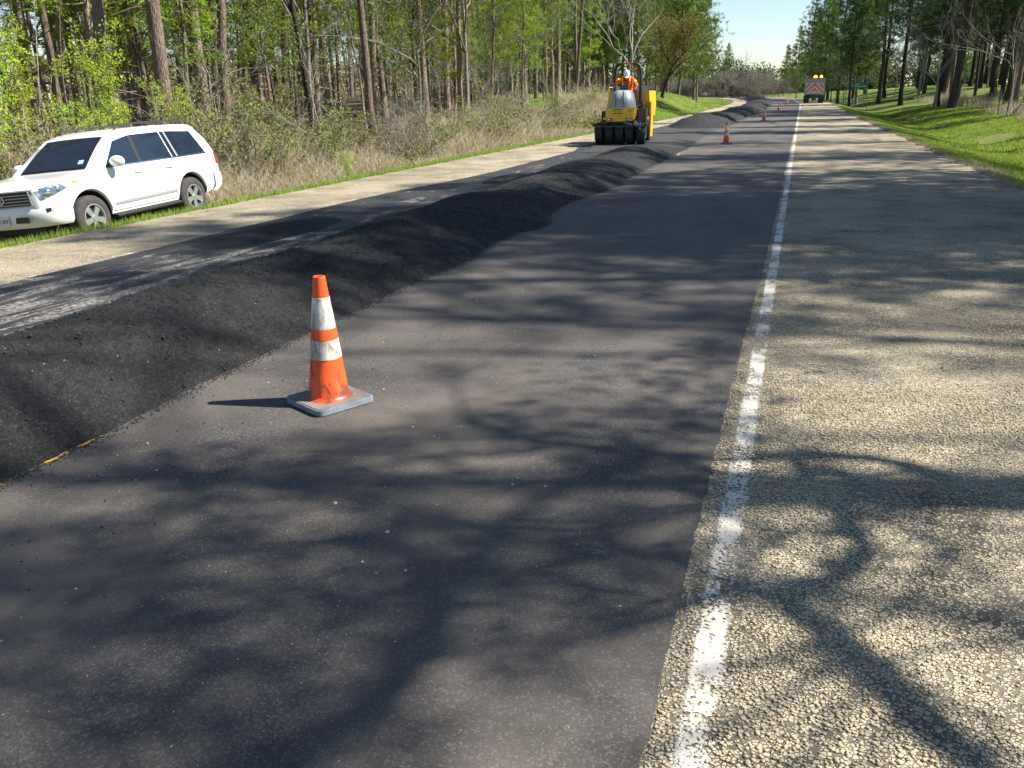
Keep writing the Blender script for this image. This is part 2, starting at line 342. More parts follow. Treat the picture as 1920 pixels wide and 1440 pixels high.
# flattened stretch the roller has worked on
def zfl(s, y): return zrise(y)+.018+.05*sstep(-3.35, -4.2, s)*sstep(-7.2, -6.2, s)*sstep(26, 29, y)*sstep(50, 44, y)+.012*fbm(s*1.3, y*.8, 3)
sy = ylog(26, 48, .1, .004)
ss = np.linspace(0, 1, 30); yy, uu = np.meshgrid(sy, ss, indexing='ij')
sr = -3.45-.25*sstep(33, 40, yy)+.12*fbm(yy*1.1, yy*0+3, 4); slf = -6.2-.8*sstep(27, 31, yy)+.25*fbm(yy*.6, yy*0, 4)
s2 = sr+(slf-sr)*uu; zz = zfl(s2, yy); zz = np.where((uu == 0) | (uu == 1), zrise(yy)+.004, zz)
V = W(s2, yy, zz).reshape(-1, 3); i = (np.arange(len(sy)-1)[:, None]*30+np.arange(29)[None]).ravel()
MT['mixf'] = asphalt('spread_asphalt_mix', (.022, .022, .023), (.05, .05, .05), (.035, .033, .032), .4, 60., .2, .01)
tag(link('spread_asphalt', npmesh('spread_asphalt', V, np.stack([i, i+1, i+31, i+30], -1), True), MT['mixf']), kind='structure')
hC = lambda y: .50*np.clip(.5+1.15*vnoise(y*.23, y*0+3.3)+.45*np.abs(np.sin(y*.42+1.5*np.sin(y*.11))), .18, 1.25)*sstep(42, 46, y)*sstep(185, 175, y)
trC = lambda y: -3.5+.5*vnoise(y*.33, y*0+2)+.25*np.sin(y*.42+1.5*np.sin(y*.11))+.1*fbm(y*1.5, y*0, 2)
tlC = lambda y: -6.3+.5*vnoise(y*.3, y*0+12)-.3*np.sin(y*.42)+.1*fbm(y*1.5, y*0+3, 2)
windrow(42, 186, 'asphalt_windrow', hC, trC, tlC, 'far humped line of dumped black asphalt heaps running up to the truck', .12, .002, 60)
# low second heap on the left lane edge, px (540,405)
def mound(x, y, rx, ry, h, label):
    n = 26; a = np.arange(n)*2*math.pi/n; acc = []; F = []
    for k, r in enumerate(np.linspace(0, 1, 12)):
        rr = r*(1+.18*fbm(np.cos(a)*1.5+x, np.sin(a)*1.5+y, 3)); X = x+rx*rr*np.cos(a); Y = y+ry*rr*np.sin(a)
        Z = h*(1-r)**1.1*(1+.3*fbm(X*6, Y*6, 3))+.012+.008*vnoise(X*60, Y*60)
        if r == 1: Z = 0*a-.005
        acc.append(W(X, Y, Z+zrise(Y)))
        if k: b = (k-1)*n; j = np.arange(n); F.append(np.stack([b+j, b+n+j, b+n+(j+1) % n, b+(j+1) % n], -1))
    tag(link('asphalt_heap', npmesh('asphalt_heap', np.concatenate(acc), np.concatenate(F), True), MT['mix']), label, 'asphalt pile')
mound(-6.35, 9.7, .55, 1.6, .10, 'low flat black asphalt heap at the edge of the left lane near the white car')
mound(-5.75, 17.6, .35, 1.5, .05, 'thin skim of black asphalt on the left lane beyond the low heap')
# yellow line remnants along the toe of the ridge
MT['yellow'] = plain('yellow_line_paint', (.72, .38, .04), .8, .3, 0, .8, (.08, .07, .05), 30)
for a, b, s0 in ((2.86, 3.0, -3.27), (3.06, 3.22, -3.28), (2.5, 2.62, -3.27), (25.0, 25.6, -3.20)):
    strip('yellow_line', lambda y: jag(y, s0-.04, .02, 40.), lambda y: jag(y, s0+.035, .022, 37.), a, b, MT['yellow'], .008, 2, .01, .001)
# ---- stones of the chip seal in the foreground: real geometry
def rock(n_, seed):
    r = np.random.default_rng(seed); bm = bmesh.new(); bmesh.ops.create_icosphere(bm, subdivisions=1, radius=1)
    for v in bm.verts: v.co *= .78+.4*r.random(); v.co.z *= .62
    me = bpy.data.meshes.new(n_); bm.to_mesh(me); bm.free(); return me
rocks = [rock('stone', 40+k) for k in range(8)]
for me in rocks: me.materials.append(MT['stone'])
rv = [np.array([v.co for v in me.vertices]) for me in rocks]; rf = [np.array([p.vertices for p in me.polygons]) for me in rocks]
n = 80000
yy = 1.0+6.2*rng.random(n)**1.9; xx = -.24+(3.6)*rng.random(n)
keep = (xx < yy*.55+.9) & (rng.random(n) < np.clip(.48+2.0*fbm(xx*1.1, yy*1.1, 4)+.4*sstep(1.1, .1, xx), .10, 1)); xx = xx[keep]; yy = yy[keep]; n = len(xx)
acc = Acc(); accp = Acc()
sz = .0036+.0036*rng.random(n)**1.5; ang = rng.random(n)*6.28; lift = rng.random(n)
order = np.argsort(xx*xx+(yy-1.2)**2)
for k in range(8):
    idx = order[300:][k::8]; c, s_ = np.cos(ang[idx]), np.sin(ang[idx]); v = rv[k]
    X = (v[None, :, 0]*c[:, None]-v[None, :, 1]*s_[:, None])*sz[idx, None]*1.15+xx[idx, None]
    Y = (v[None, :, 0]*s_[:, None]+v[None, :, 1]*c[:, None])*sz[idx, None]+yy[idx, None]
    Z = v[None, :, 2]*sz[idx, None]*.9+(.0012+.0016*lift[idx, None])
    VV = np.stack([X, Y, Z], -1).reshape(-1, 3); FF = (rf[k][None]+(np.arange(len(idx))*len(v))[:, None, None]).reshape(-1, 3)
    pm_ = (np.abs(xx[idx]+.132+.014*rng.normal(size=len(idx))) < .048) & (fbm(xx[idx]*5, yy[idx]*3, 3) > -.30)
    f3 = FF.reshape(len(idx), -1, 3)
    acc.add(VV, T=f3[~pm_].reshape(-1, 3)); accp.add(VV, T=f3[pm_].reshape(-1, 3))
MT['pstone'] = plain('painted_stone', (.62, .58, .49), .8)
tag(link('painted_gravel', accp.mesh('painted_gravel'), MT['pstone']), kind='stuff', label='white painted gravel of the edge line', cat='gravel')
tag(link('embedded_gravel', acc.mesh('embedded_gravel'), MT['stone']), kind='stuff', label='tan gravel set in the right shoulder', cat='gravel')
road = bpy.data.objects['road']
for j, idx in enumerate(order[:300]):
    o = link('stone', rocks[j % 8], None, road, (xx[idx], yy[idx], .0025)); s1 = sz[idx]; o.scale = (s1*1.15, s1, s1*.9); o.rotation_euler.z = ang[idx]
# grains broken off along the toe of the ridge and scattered mix crumbs
MT['crumb'] = plain('asphalt_crumb', (.022, .021, .021), .7)
tag(link('asphalt_clods', clod_mesh, MT['crumb']), kind='stuff', label='loose clods and grains lying on the black ridge', cat='clods')
acc = Acc(); nn = 4200; y = 1.8+24*rng.random(nn)**1.7; s = trA(y)+np.abs(rng.normal(0, .035, nn))+(rng.random(nn) < .08)*rng.random(nn)*.9
for k in range(4):
    q = slice(k, None, 4); z1 = (.002+.004*rng.random(len(y[q]))); v = rv[k]
    VV = np.stack([v[None, :, 0]*z1[:, None]+s[q, None], v[None, :, 1]*z1[:, None]+y[q, None], v[None, :, 2]*z1[:, None]+.009], -1).reshape(-1, 3)
    acc.add(VV, T=(rf[k][None]+(np.arange(len(z1))*len(v))[:, None, None]).reshape(-1, 3))
tag(link('asphalt_crumbs', acc.mesh('asphalt_crumbs'), MT['crumb']), kind='stuff', label='black asphalt crumbs along the toe of the ridge', cat='crumbs')
# pale chips caught in the lane surface
acc = Acc(); nn = 900; y = 1.2+9*rng.random(nn)**1.4; s = -.45-3.0*rng.random(nn)
for k in range(4):
    q = slice(k, None, 4); z1 = (.0012+.0028*rng.random(len(y[q]))**2); v = rv[k+4]
    VV = np.stack([v[None, :, 0]*z1[:, None]+s[q, None], v[None, :, 1]*z1[:, None]+y[q, None], v[None, :, 2]*z1[:, None]+.007], -1).reshape(-1, 3)
    acc.add(VV, T=(rf[k+4][None]+(np.arange(len(z1))*len(v))[:, None, None]).reshape(-1, 3))
MT['grit'] = plain('pale_grit', (.40, .37, .30), .8)
tag(link('pale_grit', acc.mesh('pale_grit'), MT['grit']), kind='stuff', label='pale grit scattered on the asphalt lane', cat='grit')
# loose pebbles, one object each
MT['peb'] = plain('pebble_stone', (.50, .44, .31), .8); MT['pebd'] = plain('dark_pebble', (.09, .08, .07), .8)
pebs = [(-1.395, 2.68, .011, 0), (-1.715, 2.85, .010, 0), (-.92, 3.25, .007, 0), (-1.06, 3.3, .006, 0)]
for k in range(46): 
    y = 2.0+8*R.random()**1.2; pebs.append((-.5-2.6*R.random(), y, .004+.005*R.random(), R.random() < .3))
pm = [rock('pebble', 90+k) for k in range(3)]; pmd = [rock('dark_pebble', 95+k) for k in range(2)]
for me in pm: me.materials.append(MT['peb'])
for me in pmd: me.materials.append(MT['pebd'])
pl = ['pale oval pebble lying alone nearest the bottom edge of the lane', 'pale pebble lying left of the nearest one on the dark lane']
for k, (x, y, r_, dk) in enumerate(pebs):
    o = link('pebble', (pmd[k % 2] if dk else pm[k % 3]), None, None, (x, y, .006+r_*.45)); o.scale = (r_, r_*.8, r_*.9); o.rotation_euler.z = R.random()*6
    if k < 2: tag(o, pl[k], 'pebble', 'loose pebbles on the asphalt lane')
    else: tag(o, ('small dark pebble' if dk else 'small pale pebble')+' lying loose on the grey asphalt lane', 'pebble', 'loose pebbles on the asphalt lane')
# ---- grass blades
def blades(name, s, y, hmin, hmax, wd, m, label, lean=.5):
    n = len(s); P = W(s, y); h = hmin+(hmax-hmin)*rng.random(n); a = rng.random(n)*6.283
    d = np.stack([np.cos(a), np.sin(a), 0*a], -1); b = rng.random(n)*6.283; ln = np.stack([np.cos(b), np.sin(b), 0*b], -1)*(h*lean*rng.random(n))[:, None]
    w_ = (wd*(.6+.8*rng.random(n)))[:, None]
    A = P-d*w_-[0, 0, .01]; B = P+d*w_-[0, 0, .01]; C = P+ln+np.stack([0*h, 0*h, h], -1)
    V = np.stack([A, B, C], 1).reshape(-1, 3); F = np.arange(3*n).reshape(-1, 3)
    tag(link(name, npmesh(name, V, F), m), label, 'grass', kind='stuff')
n = 110000; y = 6+54*rng.random(n)**1.25; s = -8.97-1.9*rng.random(n)**.8+.12*fbm(y*1.5, y*0, 3)
s = np.where(y < 16, -8.95-3.4*rng.random(n), s)
blades('grass', s, y, .03, .14, .006+.00022*y, MT['grass'], 'bright green grass strip along the left shoulder')
n = 230000; y = 12+88*rng.random(n)**1.4; s = 3.68+9.5*rng.random(n)**1.25; k = (fbm(s*.5, y*.2, 3) > -.30); s, y = s[k], y[k]
blades('grass', s, y, .03, .13, .007+.0003*y, MT['grass'], 'green mown grass on the slope right of the road')
n = 26000; y = 8+70*rng.random(n)**1.3; s = 3.55+.75*rng.random(n)**1.6+.15*fbm(y*1.2, y*0, 3)
blades('verge_weeds', s, y, .02, .11, .006+.0002*y, MT['brush'], 'dry ragged grass creeping over the right pavement edge', .9)
n = 60000; y = 62+80*rng.random(n); s = -9.0-14*rng.random(n); blades('grass', s, y, .03, .09, .03, MT['grass'], 'smooth green grass rise beyond the roller')
# dry weeds along the right tree line
n = 26000; y = 46+70*rng.random(n); s = np.interp(y, [46, 60, 75, 110], [9.6, 12.5, 12.2, 12.5])+9*rng.random(n); k = fbm(s*.35, y*.12, 2) > .02; s, y = s[k], y[k]
blades('dry_weeds', s, y, .2, .9, .02, MT['brush'], 'tan dry weeds around the trunks right of the road', .8)
# ---- tangled roadside brush (uncountable)
def tangle(name, s, y, h, m, label, rad=.007, seg=4, spread=1.3, nsub=2):
    n = len(s); P = W(s, y); a = rng.random(n)*6.283
    dirh = np.stack([np.cos(a), np.sin(a)], -1)*(spread*h*rng.random(n))[:, None]
    curl = rng.normal(0, .30, (n, seg+1, 3))*h[:, None, None]*.6; curl = np.cumsum(curl, 1)*.5; curl[:, 0] = 0
    t = np.linspace(0, 1, seg+1)[None, :, None]
    Q = P[:, None]+np.concatenate([dirh[:, None, :]*t**1.6, (h[:, None, None]*t*(1.15-.3*t))], -1)+curl
    Q[:, :, 2] = np.maximum(Q[:, :, 2], P[:, None, 2]-.05)
    V = []; F = []
    r_ = (rad*(1+.03*y))[:, None, None]*(1.1-np.linspace(0, .85, seg+1))[None, :, None]
    b = rng.random(n)*6.283; wd = np.stack([np.cos(b), np.sin(b), 0*b], -1)[:, None]*r_
    A = Q-wd; B = Q+wd; V = np.stack([A, B], 2).reshape(n, -1, 3)
    i = np.arange(seg)*2; f = np.stack([i, i+1, i+3, i+2], -1)
    F = (f[None]+(np.arange(n)*(2*(seg+1)))[:, None, None]).reshape(-1, 4)
    tag(link(name, npmesh(name, V.reshape(-1, 3), F), m), label, 'brush', kind='stuff')
def belt(n, s0, s1, y0, y1, p=1., edge=.5):
    y = y0+(y1-y0)*rng.random(n)**p; s = s0+(s1-s0)*rng.random(n)+edge*fbm(y*.5, y*0+2, 3); return s, y
BE = lambda y: np.interp(y, [5, 16, 30, 60, 70], [-13.8, -12.2, -10.8, -10.2, -10.6])
for nm, n, m, hh, lb, rd in (('dry_brush', 85000, 'brush', (.5, 2.1), 'tangled tan brush filling the left ditch bank', .0038), ('dry_brush', 22000, 'brushp', (.6, 2.4), 'pinkish bare twigs tangled through the left brush', .0045), ('green_brush', 34000, 'brushg', (.3, 1.5), 'green weedy growth through the left brush', .006)):
    y = 5+64*rng.random(n)**1.1; s = BE(y)-.3-5.2*rng.random(n)**1.3+.5*fbm(y*.7, y*0+n, 3)
    hg = (.52+.25*sstep(22, 40, y))*(hh[0]+(hh[1]-hh[0])*rng.random(n))*np.clip(.75+1.1*fbm(s*.25+3, y*.22, 3), .3, 1.5)*sstep(0, 2.6, BE(y)-s+.5)
    tangle(nm, s, y, hg+.15, MT[m], lb, rd)
def leafcloud(name, n, s, y, z, size, m, label, par=None, kind='stuff'):
    P = W(s, y); P[:, 2] += z; n = len(P)
    a = rng.normal(size=(n, 3)); a /= np.linalg.norm(a, axis=1)[:, None]; b = np.cross(a, rng.normal(size=(n, 3))); b /= np.linalg.norm(b, axis=1)[:, None]
    sc = (size*(.6+.8*rng.random(n)))[:, None]; A = P-a*sc; B = P+b*sc*.5; C = P+a*sc; D = P-b*sc*.5
    V = np.stack([A, B, C, D], 1).reshape(-1, 3); o = link(name, npmesh(name, V, np.arange(4*n).reshape(-1, 4)), m); tag(o, label, 'leaves', kind=kind); return o
n = 60000; y = 5+60*rng.random(n)**1.1; s = BE(y)-.6-5.2*rng.random(n); dn = fbm(s*.45, y*.4, 3); k = dn > .04; s, y = s[k], y[k]
leafcloud('bramble_leaves', 0, s, y, .2+1.35*rng.random(len(s))*np.clip(.7+fbm(s*.25+3, y*.22, 3), .4, 1.4), .022+.0011*y, MT['bushleaf'], 'patchy olive leaves scattered through the left brush')
# ================================================================ TREES
def nrm(v): v = np.asarray(v, float); return v/(np.linalg.norm(v)+1e-9)
def clumps(acc, C, n, L, wd, r):
    """needle fans: n thin triangles round every centre"""
    C = np.asarray(C); k = len(C); d = r.normal(size=(k, n, 3)); d[..., 2] += .35; d /= np.linalg.norm(d, axis=2)[..., None]
    b = np.cross(d, r.normal(size=(k, n, 3))); b /= np.linalg.norm(b, axis=2)[..., None]
    l = L*(.6+.8*r.random((k, n, 1))); o = C[:, None]+r.normal(size=(k, n, 3))*L*.24
    A = o-b*wd; B = o+b*wd; T = o+d*l
    V = np.stack([A, B, T], 2).reshape(-1, 3); acc.add(V, T=np.arange(len(V)).reshape(-1, 3))
def make_pine(name, H_, rad, z0, nb, L0, seed, needle, barkm, cl=9, needles=9, nl=.34, nw=.022, stubs=10, lean=0.):
    r = np.random.default_rng(seed); root = empty(name, (0, 0, 0)); T = Acc(); Cc = Acc()
    zz = np.linspace(-.3, H_, 14); cx = np.cumsum(r.normal(0, .07, 14))*H_/24+lean*zz/H_; cy_ = np.cumsum(r.normal(0, .07, 14))*H_/24; cx -= cx[0]; cy_ -= cy_[0]
    rr = rad*(1-.86*(np.clip(zz, 0, 99)/H_)**1.1)+rad*.35*np.exp(-np.clip(zz, 0, 9)/.35)
    tube(T, np.stack([cx, cy_, zz], -1), rr, 9)
    for k in range(stubs):
        z = z0*(.25+.75*r.random()); a = r.random()*6.283; p = np.array([np.interp(z, zz, cx), np.interp(z, zz, cy_), z]); d = np.array([math.cos(a), math.sin(a), .15-.5*r.random()]); l = .3+1.6*r.random()**2
        tube(T, [p, p+d*l*.5, p+d*l+[0, 0, -.1*l]], [.03, .02, .008], 4)
    cs = []
    for k in range(nb):
        t = (k+r.random())/nb; z = z0+(H_-z0)*t; a = k*2.4+r.normal()*.4
        L = L0*(1-t**1.6*.85)*(.5+.6*r.random())*(.55+.45*min(1, t*5)); p = np.array([np.interp(z, zz, cx), np.interp(z, zz, cy_), z])
        e = -.10+.65*t+r.normal()*.15; d = nrm([math.cos(a), math.sin(a), e]); q = [p]
        for j in range(1, 5): q.append(p+d*L*j/4+[0, 0, .05*L*(j/4)**2]+r.normal(size=3)*.05*L)
        q = np.array(q); tube(T, q, rad*.22*(1-t*.6)*np.array([1, .8, .6, .4, .15]), 4)
        m = max(2, int(cl*L/L0)); 
        for j in range(m):
            tt = .35+.65*r.random(); c = np.array([np.interp(tt*4, range(5), q[:, i]) for i in range(3)]); o = r.normal(size=3)*[1, 1, .45]*L*.2*tt
            cs.append(c+o); 
            if r.random() < .5: tube(T, [c, c+o*.5, c+o], [.012, .01, .006], 3)
    clumps(Cc, cs, needles, nl, nw, r)
    link('trunk', T.mesh('trunk', True), barkm, root); link('crown', Cc.mesh('crown'), needle, root); return root
def branchy(T, P, d, L, rad, lev, r, tips, up=.25, wob=.22, fork=(3, 5), ratio=.62, mx=4):
    k = 4 if lev < 2 else 3; q = [P]; dd = nrm(d)
    for j in range(k): dd = nrm(dd+r.normal(size=3)*wob+[0, 0, up*.25]); q.append(q[-1]+dd*L/k)
    q = np.array(q); tube(T, q, np.linspace(rad, rad*.5, k+1), 6 if lev == 0 else (4 if lev == 1 else 3))
    if lev >= mx: tips.append(q[-1]); return
    for j in range(r.integers(*fork)+(1 if lev == 0 else 0)):
        t = (.4+.6*r.random()) if lev else (.35+.65*r.random()); i = min(k-1, int(t*k)); c = q[i]+(q[i+1]-q[i])*(t*k-i); dl = nrm(q[i+1]-q[i])
        nd = nrm(dl*.75+r.normal(size=3)*.62+[0, 0, up]); branchy(T, c, nd, L*ratio*(.7+.5*r.random()), rad*.5, lev+1, r, tips, up, wob, fork, ratio, mx)
    branchy(T, q[-1], dd, L*ratio, rad*.5, lev+1, r, tips, up, wob, fork, ratio, mx)
def make_bare(name, H_, rad, seed, barkm, trunk_frac=.42, leaf=None, leafn=0, up=.25, fork=(3, 5), mx=4, size=.09, lean=(0, 0), ratio=.62, wob=.22):
    r = np.random.default_rng(seed); root = empty(name, (0, 0, 0)); T = Acc(); B = Acc(); tips = []
    zz = np.linspace(-.3, H_*trunk_frac, 7); P = np.stack([lean[0]*(zz/H_)**1.2*(zz > 0)*1., lean[1]*np.abs(zz/H_)**1.2, zz], -1); P = np.nan_to_num(P); P[:, :2] += np.cumsum(r.normal(0, .03, (7, 2)), 0)
    P[0, :2] = P[1, :2]
    tube(T, P, rad*(1-.35*np.linspace(0, 1, 7))*np.array([1.35, 1.05, 1, 1, 1, 1, 1]), 9)
    d0 = nrm(P[-1]-P[-2])
    for j in range(4): 
        i = 4+j % 3; a = j*2.2+r.random(); branchy(B, P[min(6, i)], nrm(d0*.5+[math.cos(a)*.8, math.sin(a)*.8, .35]), H_*.33, rad*.5, 1, r, tips, up, wob, fork, ratio, mx)
    branchy(B, P[-1], d0, H_*.34, rad*.62, 1, r, tips, up, wob, fork, ratio, mx)
    link('trunk', T.mesh('trunk', True), barkm, root); link('branches', B.mesh('branches'), barkm, root)
    if leaf:
        t = np.array(tips); c = t[r.integers(0, len(t), leafn)]+r.normal(size=(leafn, 3))*size*3.2
        A_ = Acc(); a = r.normal(size=(leafn, 3)); a /= np.linalg.norm(a, axis=1)[:, None]; b = np.cross(a, r.normal(size=(leafn, 3))); b /= np.linalg.norm(b, axis=1)[:, None]
        s = (size*(.5+.7*r.random(leafn)))[:, None]; V = np.stack([c-a*s, c+b*s*.55, c+a*s, c-b*s*.55], 1).reshape(-1, 3); A_.add(V, np.arange(4*leafn).reshape(-1, 4)); link('foliage', A_.mesh('foliage'), leaf, root)
    return root
def make_bush(name, H_, seed, leaf, barkm, stems=9, leafn=2600, size=.05, spread=.45):
    r = np.random.default_rng(seed); root = empty(name, (0, 0, 0)); T = Acc(); tips = []
    for k in range(stems):
        a = r.random()*6.283; d = nrm([math.cos(a)*spread*r.random(), math.sin(a)*spread*r.random(), 1]); L = H_*(.55+.5*r.random()); q = [np.array([math.cos(a), math.sin(a), 0])*.25*r.random()]; q[0][2] = -.1; dd = d
        for j in range(6): dd = nrm(dd+r.normal(size=3)*.09+[0, 0, .04]); q.append(q[-1]+dd*L/6)
        q = np.array(q); tube(T, q, .028*H_/5*np.linspace(1, .2, 7)+.003, 4)
        for j in range(11):
            t = .2+.8*r.random(); c = np.array([np.interp(t*6, range(7), q[:, i]) for i in range(3)]); bd = nrm([*(r.normal(size=2)), .75]); l = H_*.15*(.5+r.random())*(1.1-t*.5)
            e = c+bd*l; tube(T, [c, (c+e)/2+r.normal(size=3)*.04, e], [.008, .006, .003], 3)
            for f in (.35, .55, .75, 1.): tips.append(c+bd*l*f+r.normal(size=3)*.07)
    t = np.array(tips); c = t[r.integers(0, len(t), leafn)]+r.normal(size=(leafn, 3))*[1, 1, .6]*.09*H_/5; A_ = Acc()
    a = r.normal(size=(leafn, 3)); a /= np.linalg.norm(a, axis=1)[:, None]; b = np.cross(a, r.normal(size=(leafn, 3))); b /= np.linalg.norm(b, axis=1)[:, None]
    s = (size*(.5+.7*r.random(leafn)))[:, None]; V = np.stack([c-a*s, c+b*s*.55, c+a*s, c-b*s*.55], 1).reshape(-1, 3); A_.add(V, np.arange(4*leafn).reshape(-1, 4))
    link('stems', T.mesh('stems'), barkm, root); link('leaves', A_.mesh('leaves'), leaf, root); return root
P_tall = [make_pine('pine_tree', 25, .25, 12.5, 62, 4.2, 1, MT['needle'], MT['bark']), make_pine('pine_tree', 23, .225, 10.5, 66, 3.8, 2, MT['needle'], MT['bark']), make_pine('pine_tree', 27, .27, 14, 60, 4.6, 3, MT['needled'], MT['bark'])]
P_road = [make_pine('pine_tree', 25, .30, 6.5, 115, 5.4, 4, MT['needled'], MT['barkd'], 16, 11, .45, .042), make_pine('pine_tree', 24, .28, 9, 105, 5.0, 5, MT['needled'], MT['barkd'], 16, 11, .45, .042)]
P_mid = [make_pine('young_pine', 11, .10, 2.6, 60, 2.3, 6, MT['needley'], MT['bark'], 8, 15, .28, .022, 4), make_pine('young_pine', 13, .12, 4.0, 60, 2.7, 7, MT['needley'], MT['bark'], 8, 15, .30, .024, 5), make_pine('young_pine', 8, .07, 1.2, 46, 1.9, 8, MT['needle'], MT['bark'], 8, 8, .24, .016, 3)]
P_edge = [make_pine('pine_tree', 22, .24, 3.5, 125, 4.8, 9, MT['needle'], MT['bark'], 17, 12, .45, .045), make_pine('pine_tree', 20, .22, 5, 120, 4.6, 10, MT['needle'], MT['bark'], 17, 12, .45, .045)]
B_bare = [make_bare('bare_tree', 12, .10, 11, MT['barkg']), make_bare('bare_tree', 9, .07, 12, MT['barkg'], .3), make_bare('bare_tree', 14, .12, 13, MT['barkd'], .45), make_bare('bare_sapling', 6, .035, 14, MT['barkp'], .35, mx=3)]
B_pale = make_bare('pale_bare_tree', 17, .15, 15, MT['barkp'], .25, up=.30, fork=(3, 5), mx=4, ratio=.66)
OAK = make_bare('olive_oak', 15, .30, 16, MT['barkd'], .28, MT['oakleaf'], 8000, .20, (3, 5), 4, .16, (5.5, 0), .66)
HARD = make_bare('budding_hardwood', 11, .10, 17, MT['barkg'], .35, MT['budleaf'], 3600, .2, (3, 5), 4, .09)
THICK = [make_bare('bare_thicket_tree', 8, .10, 18+k, MT['barkg'], .12, MT['thick'], 5200, .12, (3, 5), 4, .10, (0, 0), .66, .3) for k in range(2)]
SPR = [make_bush('leafy_sapling_clump', 5.2, 21, MT['spring'], MT['barkg'], 9, 3400, .05), make_bush('leafy_sapling_clump', 4.0, 22, MT['spring'], MT['barkp'], 8, 2600, .05, .6)]
SHR = [make_bush('green_shrub', 2.4, 23, MT['bushleaf'], MT['barkg'], 10, 2400, .042, .8), make_bush('green_shrub', 1.6, 24, MT['bushleaf'], MT['barkg'], 9, 1700, .038, 1.), make_bush('brown_shrub', 2.2, 25, MT['brushb'], MT['barkg'], 14, 900, .03, .8)]
protos = P_tall+P_road+P_mid+P_edge+B_bare+[B_pale, OAK, HARD]+THICK+SPR+SHR
used = set()
def put(pr, x, y, label, cat='pine', group=None, sc=1., rz=None, tilt=(0, 0), z=None):
    o = pr if id(pr) not in used else copy_tree(pr); used.add(id(pr))
    o.location = (x, y, (at(x, y) if z is None else z)); o.rotation_euler = (tilt[0], tilt[1], R.random()*6.283 if rz is None else rz); o.scale = (sc, sc, sc*(.92+.16*R.random()))
    for k in ('label', 'category', 'group'):
        if k in o: del o[k]
    tag(o, label, cat, group); return o
LG = 'pine trunks in front of the left wood'
for x, y, k, sc, tl, lab in [
    (-19.8, 24.6, 0, 1.0, .05, 'thick sunlit pine trunk rising behind the rear roof of the white car'),
    (-22.2, 29.8, 2, .95, .0, 'dark straight pine trunk left of a pair behind the white car tail'),
    (-23.8, 33.4, 1, 1.0, .04, 'brown curving pine trunk right of the dark one behind the white car tail'),
    (-28.9, 43.5, 0, .95, .03, 'slim pine trunk right of the trunks behind the white car'),
    (-25.0, 22.5, 2, .95, -.03, 'dark thick pine trunk above the car bonnet among pale green saplings'),
    (-25.6, 45.6, 0, .85, .02, 'dark pine trunk whose foot is hidden by green shrubs left of the open wood'),
    (-24.0, 49.7, 1, .9, .05, 'pale brown pine trunk standing just behind a tall tan bush'),
    (-29.5, 58.0, 2, .9, .04, 'upper pine trunk leaning slightly with a broken foot behind olive brush'),
    (-24.0, 59.8, 0, .95, .02, 'tall straight pine trunk in the middle of the left wood, darker on its left'),
    (-28.3, 73.4, 1, .9, .02, 'reddish pine trunk just right of the tall middle one'),
    (-23.1, 75.7, 0, .95, .02, 'dark upright pine trunk standing alone left of the roller'),
    (-23.5, 86.5, 1, .85, -.01, 'left pine of three close trunks left of the roller'),
    (-24.2, 92.0, 2, .8, -.02, 'middle pine of three close trunks left of the roller'),
    (-22.0, 90.0, 0, .75, -.01, 'right pine of three close trunks left of the roller'),
    (-30.5, 20.0, 1, .9, .02, 'pine trunk seen through the sapling leaves at the upper left corner'),
    (-34.0, 40.0, 1, .9, .09, 'thin leaning pine behind the thick sunlit trunk'),
    (-36.0, 43.5, 0, .7, .10, 'second thin leaning pine behind the thick sunlit trunk')]:
    put(P_tall[k], x, y, lab, 'pine', LG, sc, tilt=(0, -tl*.6))
GW = 'pines in the left wood'; k = 0
# left wood
def free(x, y, pts, d):
    return all((x-a)**2+(y-b)**2 > d*d for a, b in pts)
pts = []
while k < 105:
    y = 16+130*R.random()**.85; x = -19-62*R.random()**1.3-(y-16)*.02
    if not free(x, y, pts, 2.2): continue
    pts.append((x, y)); u = R.random()
    put(P_tall[R.randrange(3)], x, y, 'tall slender pine standing among many others in the left wood', 'pine', GW, .55+.4*R.random(), tilt=(R.gauss(0, .025), R.gauss(0, .025))); k += 1
for k in range(36):
    y = 24+110*R.random(); x = -20-30*R.random()-(y*.05); 
    pr = P_mid[R.randrange(3)]; put(pr, x, y, 'young pine with low green boughs among the trunks of the left wood', 'young pine', 'young pines in the left wood', .7+.6*R.random())
for k in range(36):
    y = 52+62*R.random(); x = -19.5-.05*(y-52)-13*R.random(); put(P_mid[R.randrange(2)], x, y, 'bright green young pine behind the tall trunks left of the roller', 'young pine', 'bright young pines left of the roller', 1.+.6*R.random())
for k in range(26):
    y = 24+30*R.random(); x = -21-.12*(y-24)-10*R.random(); put(P_mid[1], x, y, 'bright green young pine between the front trunks of the left wood', 'young pine', 'bright young pines in the front of the left wood', .75+.45*R.random())
for k in range(80):
    y = 14+100*R.random(); x = -18.5-34*R.random()
    put(B_bare[R.randrange(3)], x, y, 'leafless grey tree with fine twigs inside the left wood', 'bare tree', 'bare trees in the left wood', .7+.6*R.random(), tilt=(R.gauss(0, .05), R.gauss(0, .05)))
for k in range(14):
    y = 22+80*R.random(); x = -18-14*R.random()
    put(HARD, x, y, 'small budding hardwood with thin olive leaves at the front of the left wood', 'hardwood', 'budding hardwoods in the left wood', .5+.6*R.random())
